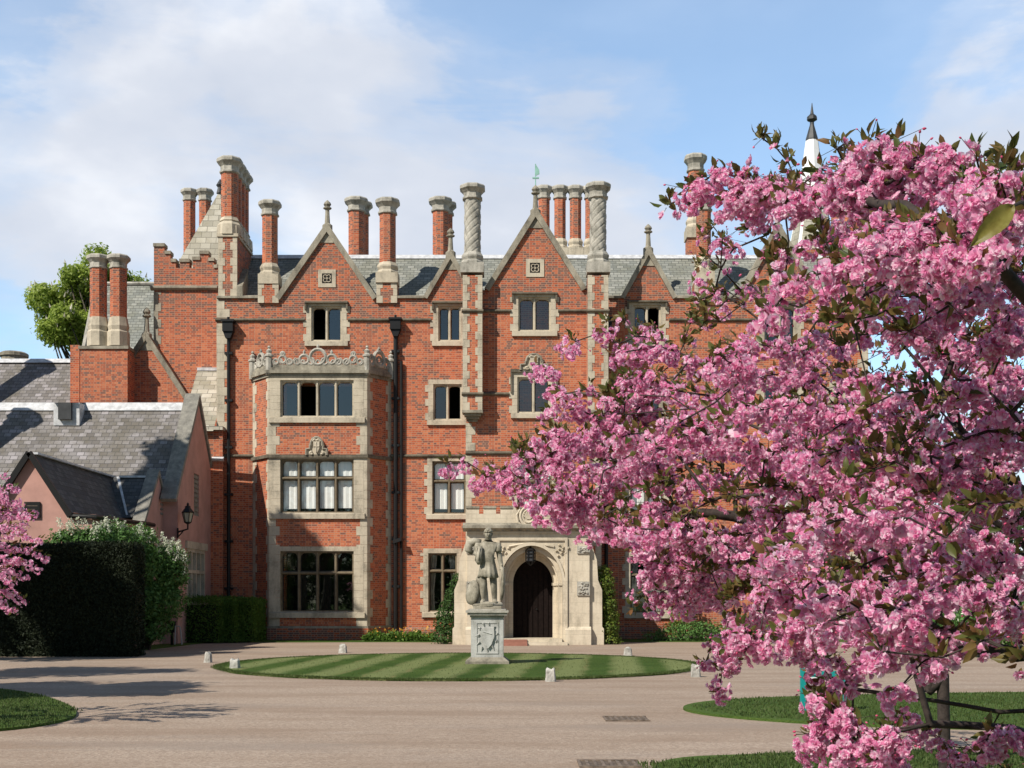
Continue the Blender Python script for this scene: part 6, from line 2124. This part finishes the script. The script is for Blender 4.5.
def cherry(name, label, base, limbs, sprays, seed, flower=.0192, per=(15, 22), protos=FLOW, leaves=6.0, leaf=.043, tip_r=.0024, crad=.060, buds=1.6, trunk_rad=None):
    """limbs: polylines from the fork; sprays: (start, end, n clusters). Every spray grows from the nearest wood."""
    r = np.random.default_rng(seed)
    T = thing(name, label, 'cherry tree', base)
    nodes = []; par = []

    def add(p, pa):
        nodes.append(np.array(p, float)); par.append(pa); return len(nodes) - 1
    root = add(base, -1)
    trunk_ids = [root]
    tr = limbs[0]
    last = root
    for p in tr[1:]:
        last = add(p, last)
    fork_ids = list(range(len(tr)))
    for lb in limbs[1:]:
        # starts at the trunk node nearest its first point
        p0 = np.array(lb[0], float)
        i0 = min(fork_ids, key=lambda i: np.linalg.norm(nodes[i] - p0))
        cur = i0
        pts = [nodes[i0]] + [np.array(p, float) for p in lb]
        for a, b in zip(pts, pts[1:]):
            n = max(1, int(np.linalg.norm(b - a) / .16))
            for j in range(1, n + 1):
                t = j / n
                w = (r.normal(size=3) * .018 if j < n else 0)
                cur = add(a + (b - a) * t + w, cur)
    clusters = []; cdir = []
    order = sorted(sprays, key=lambda s: min(np.linalg.norm(nd - np.array(s[0])) for nd in nodes[::3]))
    leafy = []
    for (s, e, n, lf) in order:
        s, e = np.array(s, float), np.array(e, float)
        A = np.array(nodes)
        dist = np.linalg.norm(A - s, axis=1) + .25 * np.maximum(0, A[:, 2] - s[2])
        i0 = int(dist.argmin())
        cur = i0
        a = nodes[i0]
        m = max(1, int(np.linalg.norm(s - a) / .14))
        for j in range(1, m + 1):
            t = j / m
            cur = add(a + (s - a) * t + np.array([0, 0, .06 * math.sin(math.pi * t) * np.linalg.norm(s - a)]) + r.normal(size=3) * .012, cur)
        clusters.append(nodes[cur]); cdir.append(e - s); leafy.append(lf)
        for j in range(1, n):
            t = j / max(1, n - 1)
            cur = add(s + (e - s) * t + np.array([0, 0, .05 * math.sin(math.pi * t)]) + r.normal(size=3) * .012, cur)
            clusters.append(nodes[cur]); cdir.append(e - s); leafy.append(lf)
    N = len(nodes)
    # pipe model radii
    load = np.zeros(N)
    leafs = np.ones(N, bool)
    for i in range(N - 1, 0, -1):
        pass
    ch_count = [0] * N
    for i in range(1, N): ch_count[par[i]] += 1
    rad = np.zeros(N)
    acc = np.zeros(N)
    # nodes are appended after their parents, so one backward sweep is enough
    for i in range(N - 1, 0, -1):
        if ch_count[i] == 0: acc[i] = tip_r ** 2.3
        acc[par[i]] += acc[i] + (tip_r * .22) ** 2.3
    rad = acc ** (1 / 2.3)
    if trunk_rad:
        rad = tip_r + (trunk_rad - tip_r) * (acc / acc[0]) ** .86
    segs_big = [(nodes[par[i]], nodes[i], max(rad[i], min(rad[par[i]], rad[i] * 1.35)), rad[i]) for i in range(1, N) if rad[i] > .012]
    segs_small = [(nodes[par[i]], nodes[i], max(rad[i], min(rad[par[i]], rad[i] * 1.35)), rad[i]) for i in range(1, N) if rad[i] <= .012]
    C = np.array(clusters); CD = np.array(cdir); CD /= np.maximum(np.linalg.norm(CD, axis=1, keepdims=True), 1e-6)
    # flowers hang in tight pompoms
    fp, fd, fs = [], [], []
    bp, bd = [], []
    lp, ldir = [], []
    stalk = []
    for c, cd_, lf in zip(C, CD, leafy):
        k = int(r.integers(per[0], per[1] + 1)) if not lf else int(r.integers(1, 4))
        d = rand_dirs(k, r); d[:, 2] = d[:, 2] * .8 - .15
        cc = c + np.array([0, 0, -.022]) + r.normal(size=3) * .012
        rr = crad * r.uniform(.55, 1.1, k)
        p = cc + d * rr[:, None]
        fp.append(p); fd.append(d + r.normal(size=(k, 3)) * .28 + np.array([0, 0, .10])); fs.append(flower * r.uniform(.78, 1.15, k))
        nb = r.poisson(buds)
        for _ in range(nb):
            dd = rand_dirs(1, r)[0]; dd[2] = dd[2] * .7
            q = c + dd * crad * r.uniform(1.1, 1.9); bp.append(q); bd.append(dd + np.array([0, 0, -.3])); stalk.append((c, q, .0012, .001))
        for _ in range(r.poisson(leaves if not lf else leaves * 2.5)):
            dd = cd_ * .5 + r.normal(size=3) * .6 + np.array([0, 0, .45])
            lp.append(c + dd / np.linalg.norm(dd) * r.uniform(.0, .04)); ldir.append(dd)
    fp, fd, fs = np.concatenate(fp), np.concatenate(fd), np.concatenate(fs)
    v, q = scatter(protos, fp, fd, fs, r)
    np_mesh('blossom', v, q, M['petal'], T, True)
    if bp:
        bp, bd = np.array(bp), np.array(bd)
        v, q = scatter(BUD, bp, bd, flower * .55 * r.uniform(.7, 1.3, len(bp)), r)
        np_mesh('bud_sprays', v, q, M['bud'], T, True)
    if lp:
        lp, ldir = np.array(lp), np.array(ldir)
        # leaf grows along its direction: aim the frame's z sideways of it
        side = np.cross(ldir, rand_dirs(len(ldir), r)); side /= np.linalg.norm(side, axis=1, keepdims=True)
        V, Q = [], []
        base_i = 0
        x = ldir / np.linalg.norm(ldir, axis=1, keepdims=True)
        y = np.cross(side, x)
        B = np.stack([x, y, side], 2)
        sz = leaf * r.uniform(.5, 1.25, len(lp))
        pick = r.integers(0, len(LEAF), len(lp))
        for kk, (pv, pq) in enumerate(LEAF):
            idx = np.where(pick == kk)[0]
            vv = np.einsum('nij,vj->nvi', B[idx], pv) * sz[idx][:, None, None] + lp[idx][:, None]
            V.append(vv.reshape(-1, 3)); Q.append((pq[None] + (np.arange(len(idx)) * len(pv))[:, None, None] + base_i).reshape(-1, 4)); base_i += len(idx) * len(pv)
        np_mesh('leaves', np.concatenate(V), np.concatenate(Q), M['cherry_leaf'], T)
    vb, qb = tubes_np(segs_big, 9)
    vs_, qs_ = tubes_np(segs_small + stalk, 5)
    np_mesh('trunk', np.concatenate([vb, vs_]), np.concatenate([qb, qs_ + len(vb)]), M['bark'], T, True)
    return T


def inside(px, py, poly):
    c = False
    n = len(poly)
    for i in range(n):
        x0, y0 = poly[i]; x1, y1 = poly[i - 1]
        if (y0 > py) != (y1 > py) and px < (x1 - x0) * (py - y0) / (y1 - y0) + x0: c = not c
    return c


# the big cherry: its trunk stands to the right of the frame and its boughs reach across
A3 = lambda px, py, Y: tuple(at(px, py, Y))
fork = (4.35, 6.6, 1.35)
limbs = [[(4.6, 6.8, 0.0), (4.52, 6.75, .7), fork, (4.3, 6.5, 1.9), (4.25, 6.45, 2.6)],
         [(4.2, 6.4, 1.5), A3(1120, 640, 5.6), A3(1024, 628, 5.4), A3(975, 566, 5.3), A3(880, 500, 5.3), A3(740, 420, 5.6), A3(640, 395, 5.9)],
         [(4.2, 6.2, 2.4), A3(1160, 420, 4.4), A3(1030, 302, 3.5), A3(985, 250, 3.4), A3(905, 205, 3.8), A3(820, 190, 4.5), A3(740, 190, 4.8)],
         [(4.2, 6.5, 1.5), A3(1080, 660, 6.2), A3(945, 640, 6.1), A3(867, 573, 6.1), A3(770, 525, 6.3), A3(640, 520, 6.5), A3(560, 500, 6.7)],
         [(4.3, 6.4, 1.3), A3(1150, 740, 5.0), A3(1010, 728, 4.4), A3(930, 724, 4.3), A3(850, 735, 4.4)],
         [(4.3, 6.5, 1.4), A3(1090, 720, 6.0), A3(1000, 712, 5.8), A3(930, 700, 5.8), A3(860, 690, 5.9), A3(760, 640, 6.4)],
         [(4.2, 6.4, 2.5), A3(1060, 520, 5.4), A3(960, 430, 5.1), A3(890, 330, 5.1), A3(835, 240, 5.3), A3(800, 180, 5.4)],
         [(4.2, 6.5, 2.3), A3(1060, 560, 7.2), A3(900, 470, 7.2), A3(790, 340, 7.4), A3(715, 290, 7.6)],
         [(4.4, 6.6, 2.6), (4.6, 6.9, 3.8), (4.7, 7.2, 4.8)], [(4.5, 6.6, 2.4), (5.4, 6.4, 3.4), (6.3, 6.2, 4.2)], [(4.4, 6.9, 2.2), (4.9, 8.0, 3.2), (5.0, 9.0, 4.0)]]
rc = random.Random(77)
# the crown's own outline as it hangs over the drive
DENSE = [(625, 400), (680, 350), (705, 300), (745, 268), (742, 222), (735, 200), (800, 186), (850, 178), (890, 178), (930, 188), (980, 205), (1060, 200), (1060, 790), (860, 775), (835, 725), (815, 660), (740, 655), (715, 610), (660, 570), (640, 540), (560, 520), (520, 490), (560, 440)]
SPARSE = [(715, 225), (790, 215), (830, 250), (830, 340), (760, 345), (700, 300)]
HOLE = [(772, 214), (868, 212), (872, 262), (830, 285), (776, 280)]
LEAFY = [(690, 215), (960, 270), (1000, 330), (960, 420), (700, 400), (600, 420), (640, 330)]
MIDGAP = [(800, 345), (900, 330), (930, 420), (860, 430)]
LOWGAP = [(850, 690), (930, 645), (1015, 655), (1060, 730), (1060, 770), (930, 770), (900, 735), (860, 720)]
sprays = []


def spray(px0, py0, Y0, px1, py1, Y1, n):
    sprays.append((A3(px0, py0, Y0), A3(px1, py1, Y1), int(n * 1.3) + (n > 1), False))


# boughs that shape the outline
for (a, b_, c, d, e, f, n) in ((870, 200, 4.3, 800, 196, 4.5, 6), (800, 194, 4.6, 740, 196, 4.7, 6), (745, 188, 4.7, 700, 186, 4.8, 4), (790, 205, 4.5, 730, 205, 4.7, 5), (690, 190, 4.9, 676, 202, 5.0, 1),
                               (890, 175, 4.0, 850, 160, 4.2, 4), (930, 175, 3.9, 900, 160, 4.0, 4), (960, 185, 3.8, 935, 172, 3.8, 4), (1000, 215, 3.3, 970, 195, 3.4, 4),
                               (800, 170, 5.2, 772, 140, 5.3, 1), (840, 165, 5.2, 838, 150, 5.3, 1),
                               (960, 250, 3.3, 915, 230, 3.5, 6), (930, 245, 3.5, 880, 235, 3.8, 6), (990, 200, 3.2, 1015, 215, 3.1, 4), (985, 262, 3.2, 930, 268, 3.4, 6), (900, 265, 3.8, 860, 250, 4.0, 5),
                               (590, 520, 6.5, 520, 498, 6.8, 5), (620, 525, 6.5, 560, 515, 6.6, 5), (560, 505, 6.8, 500, 478, 6.9, 3), (525, 482, 7.0, 480, 472, 7.1, 3), (490, 474, 7.1, 452, 466, 7.2, 2), (640, 530, 6.4, 590, 530, 6.5, 4), (540, 475, 6.9, 520, 460, 7.0, 2),
                               (650, 480, 6.4, 590, 470, 6.5, 4), (640, 440, 6.3, 580, 430, 6.4, 4), (600, 420, 6.3, 555, 410, 6.4, 3), (620, 400, 6.2, 560, 398, 6.3, 2), (560, 390, 6.4, 535, 370, 6.5, 2),
                               (690, 360, 6.2, 620, 352, 6.4, 4), (620, 345, 6.5, 575, 342, 6.5, 2), (575, 340, 6.6, 533, 342, 6.7, 1), (680, 390, 6, 620, 380, 6.2, 4), (660, 340, 6.6, 640, 325, 6.8, 2),
                               (720, 310, 7.0, 700, 280, 7.2, 2), (735, 250, 7.2, 720, 238, 7.3, 2), (760, 300, 7.0, 740, 290, 7.1, 2),
                               (720, 600, 6.4, 660, 592, 6.6, 4), (730, 585, 6.4, 665, 575, 6.5, 4), (700, 560, 6.4, 640, 550, 6.5, 4), (680, 610, 6.6, 650, 608, 6.7, 2), (720, 640, 6.6, 705, 660, 6.7, 2), (735, 660, 6.6, 715, 690, 6.7, 3),
                               (870, 745, 4.3, 815, 700, 4.4, 6), (850, 760, 4.3, 812, 735, 4.4, 4), (900, 740, 4.2, 870, 760, 4.2, 4), (830, 680, 5.4, 812, 668, 5.5, 2), (1010, 735, 4.2, 980, 760, 4.2, 3)):
    spray(a, b_, c, d, e, f, n)
for (a, b_, c, d, e, f, n) in ((1010, 470, 5.6, 965, 478, 5.7, 6), (1015, 495, 5.0, 970, 505, 5.2, 6), (1000, 455, 6.4, 950, 450, 6.5, 5), (985, 520, 6.2, 940, 525, 6.3, 5), (1020, 440, 4.6, 985, 430, 4.8, 5), (880, 215, 4.2, 850, 205, 4.3, 4), (870, 190, 4.1, 835, 195, 4.3, 4), (1015, 330, 4.4, 985, 345, 4.5, 5), (945, 470, 5.4, 900, 478, 5.5, 6), (960, 492, 5.8, 905, 497, 5.9, 6), (935, 455, 6.2, 888, 450, 6.3, 6), (930, 482, 6.6, 890, 486, 6.7, 5), (960, 350, 5.4, 920, 345, 5.5, 5), (890, 290, 5.6, 860, 300, 5.7, 4)):
    spray(a, b_, c, d, e, f, n)
for (a, b_, c, d, e, f, n) in ((800, 180, 5.0, 765, 142, 5.1, 4), (845, 172, 4.6, 838, 146, 4.7, 3), (905, 170, 4.0, 885, 150, 4.1, 3), (965, 182, 3.8, 985, 168, 3.8, 3), (1002, 195, 3.4, 1012, 172, 3.4, 3), (700, 196, 4.9, 668, 200, 5.0, 2), (725, 240, 6.8, 705, 232, 6.9, 3), (720, 268, 7.0, 698, 262, 7.1, 3), (745, 300, 6.6, 700, 300, 6.8, 4), (640, 335, 6.6, 610, 322, 6.7, 3), (540, 455, 6.9, 515, 448, 7.0, 3), (640, 590, 6.6, 632, 606, 6.6, 2)):
    sprays.append((A3(a, b_, c), A3(d, e, f), n, True))
tries = 0
cnt = 0
while cnt < 240 and tries < 6000:
    tries += 1
    px_, py_ = rc.uniform(500, 1060), rc.uniform(140, 790)
    if not inside(px_, py_, DENSE): continue
    if inside(px_, py_, SPARSE) and rc.random() < .5: continue
    if inside(px_, py_, HOLE) and rc.random() < .88: continue
    if inside(px_, py_, LEAFY) and rc.random() < .18: continue
    if inside(px_, py_, MIDGAP) and rc.random() < .2: continue
    if inside(px_, py_, LOWGAP) and rc.random() < .94: continue
    if px_ > 880: Y = rc.uniform(3.5, 7.0)
    elif px_ > 720: Y = rc.uniform(4.4, 7.6)
    else: Y = rc.uniform(5.4, 7.4)
    L = rc.uniform(.18, .5)
    ang = math.radians(rc.gauss(170, 40))
    d = Vector((math.cos(ang), rc.uniform(-.5, .4), math.sin(ang) * .6 + rc.uniform(-.25, .15))).normalized()
    s0 = at(px_, py_, Y)
    e0 = s0 + d * L
    qx, qy = 512 + F * e0.x / e0.y, HZ - F * (e0.z - EYE) / e0.y
    if not inside(qx, qy, DENSE): e0 = s0 + d * L * .3
    lf = rc.random() < (.75 if inside(px_, py_, SPARSE) else .6 if inside(px_, py_, LEAFY) else .24)
    sprays.append((tuple(s0), tuple(e0), max(2, int(L / .058)), lf))
    cnt += 1
# the rest of the crown, beyond the right edge of the frame
for k in range(110):
    a = rc.uniform(0, 2 * math.pi); rr = rc.uniform(.8, 2.6)
    s0 = Vector((5.1 + rr * math.cos(a), 6.6 + rr * math.sin(a), rc.uniform(2.0, 5.0)))
    if s0.x / s0.y < .50: continue
    e0 = s0 + Vector((math.cos(a), math.sin(a), rc.uniform(-.3, .3))) * .4
    sprays.append((tuple(s0), tuple(e0), 6, False))
cherry('cherry_tree', 'big pink flowering cherry whose boughs fill the right of the picture', (4.6, 6.8, 0.0), limbs, sprays, 5, trunk_rad=.14)

# two young leaves on a twig close to the viewer
big_t = bpy.data.objects['cherry_tree']
mb = MB(); mb.tube([A3(1070, 280, 3.0), A3(1050, 225, 2.3), A3(1022, 202, 1.95), A3(1008, 208, 1.9)], [.005, .004, .003, .002], 6); mb.build('twig', M['bark'], big_t)
M['young_leaf'] = mat_foliage('young_leaf', [(.25, (.17, .13, .03)), (.5, (.25, .22, .05)), (.75, (.33, .30, .08))], .5, .4, 60, .95)
for (p0_, p1_, side_, wd_) in ((A3(1012, 206, 1.9), A3(978, 240, 1.88), Vector((.35, -.8, .35)), .19), (A3(1010, 207, 1.9), A3(1003, 232, 1.92), Vector((.9, -.4, .1)), .20)):
    x_ = (Vector(p1_) - Vector(p0_)); L_len = x_.length; x_.normalize(); y_ = side_.cross(x_).normalized(); z_ = x_.cross(y_)
    vv, qq = [], []
    for i in range(15):
        t = i / 14; w_ = wd_ * math.sin(math.pi * t ** .8) ** .8 * (1 + .05 * math.sin(i * 2.6)) + .004
        for k_ in range(-2, 3):
            vv.append(np.array(Vector(p0_) + (x_ * t + y_ * w_ * k_ / 2 + z_ * (.10 * abs(k_) / 2 - .35 * t * t + .015 * math.sin(9 * t + k_)) * (.6 + .4 * t)) * L_len))
    for i in range(14):
        for k_ in range(4): qq.append((i * 5 + k_, i * 5 + k_ + 1, i * 5 + k_ + 6, i * 5 + k_ + 5))
    np_mesh('young_leaf', np.array(vv), np.array(qq), M['young_leaf'], big_t, True)

# the slender cherry behind it
bx_, by_ = fx(945, 11.2), 11.2
limbs2 = [[(bx_, by_, 0), (bx_ - .02, by_, .9), (fx(928, 11.2), by_, fz(690, 11.2)), (fx(925, 11.2), by_, 1.6), (bx_ - .1, by_, 2.2), (bx_, by_ + .1, 3.2)],
          [(bx_ - .1, by_, 1.5), (bx_ - .8, by_ - .2, 2.1), (bx_ - 1.6, by_ - .2, 2.6)], [(bx_, by_, 1.6), (bx_ + .9, by_, 2.3), (bx_ + 1.5, by_ + .3, 2.8)], [(bx_, by_, 2.0), (bx_ - .5, by_ + .5, 3.2), (bx_ - .8, by_ + .6, 4.0)], [(bx_, by_, 2.2), (bx_ + .4, by_ - .3, 3.4), (bx_ + .6, by_ - .4, 4.2)], [(bx_, by_, 1.4), (bx_ - .2, by_ - .8, 2.0), (bx_ - .5, by_ - 1.3, 2.3)]]
sprays2 = []
for k in range(120):
    d = Vector((rc.gauss(0, 1), rc.gauss(0, 1), rc.gauss(0, 1))).normalized()
    rr = rc.uniform(.35, 1.0) ** .6
    c = Vector((bx_ - .1 + d.x * 1.75 * rr, by_ + d.y * 1.4 * rr, 2.75 + d.z * 1.55 * rr))
    if c.z < 1.25: continue
    e = c + Vector((d.x, d.y, d.z * .4 - .1)) * rc.uniform(.2, .45)
    sprays2.append((tuple(c), tuple(e), rc.randint(3, 6), rc.random() < .25))
cherry('slender_cherry_tree', 'smaller pink cherry with a slender grey trunk, standing on the near lawn edge', (bx_, by_, 0), limbs2, sprays2, 9, protos=FSM, per=(8, 12), flower=.023, leaves=3.5, leaf=.06, buds=.5, trunk_rad=.055, tip_r=.003)

# the cherry at the left edge
bx_, by_ = fx(-95, 15.5), 15.5
limbs3 = [[(bx_, by_, 0), (bx_, by_, .8), (bx_ + .1, by_, 1.5), (bx_ + .1, by_, 2.2), (bx_, by_, 3.0)], [(bx_ + .1, by_, 1.4), (fx(-20, 15.5), 15.4, 2.1), (fx(25, 15.5), 15.4, 2.3)], [(bx_, by_, 1.3), (fx(-30, 15.5), 15.2, 1.7), (fx(10, 15.5), 15.1, 1.7)], [(bx_, by_, 1.6), (bx_ - .7, by_, 2.4), (bx_ - 1.2, by_, 2.8)], [(bx_, by_, 1.6), (bx_, by_ + .8, 2.4), (bx_, by_ + 1.2, 2.7)], [(bx_, by_, 1.6), (bx_, by_ - .7, 2.3), (bx_ + .2, by_ - 1.2, 2.6)]]
sprays3 = []
for (px_, py_, Y, qx, qy) in ((-10, 520, 15.3, 32, 516), (-10, 535, 15.3, 40, 540), (-10, 545, 15.5, 44, 556), (-20, 560, 15.2, 28, 562), (-20, 575, 15.4, 24, 572), (-10, 590, 15.2, 22, 600), (-20, 505, 15.6, 18, 503), (-30, 550, 15.8, 14, 548), (-20, 530, 15.0, 20, 528), (-20, 600, 15.4, 12, 608), (-20, 570, 14.9, 12, 582), (-10, 515, 15.9, 22, 510), (-10, 560, 15.6, 36, 566), (-30, 490, 15.6, 6, 494)):
    sprays3.append((A3(px_, py_, Y), A3(qx, qy, Y - .1), 9, False))
for k in range(60):
    d = Vector((rc.gauss(0, 1), rc.gauss(0, 1), rc.gauss(0, 1))).normalized(); rr = rc.uniform(.5, 1.0)
    c = Vector((bx_ - .1 + d.x * 1.3 * rr, by_ + d.y * 1.3 * rr, 2.3 + d.z * 1.0 * rr))
    sprays3.append((tuple(c), tuple(c + d * .35), 5, False))
cherry('left_cherry_tree', 'pink flowering cherry cut off by the left edge, before the dark hedge', (bx_, by_, 0), limbs3, sprays3, 15, protos=FSM, per=(8, 12), flower=.024, leaves=2.0, leaf=.06, buds=.5, trunk_rad=.09, tip_r=.003)
bpy.data.objects['left_cherry_tree'].name = 'pink_cherry_tree'
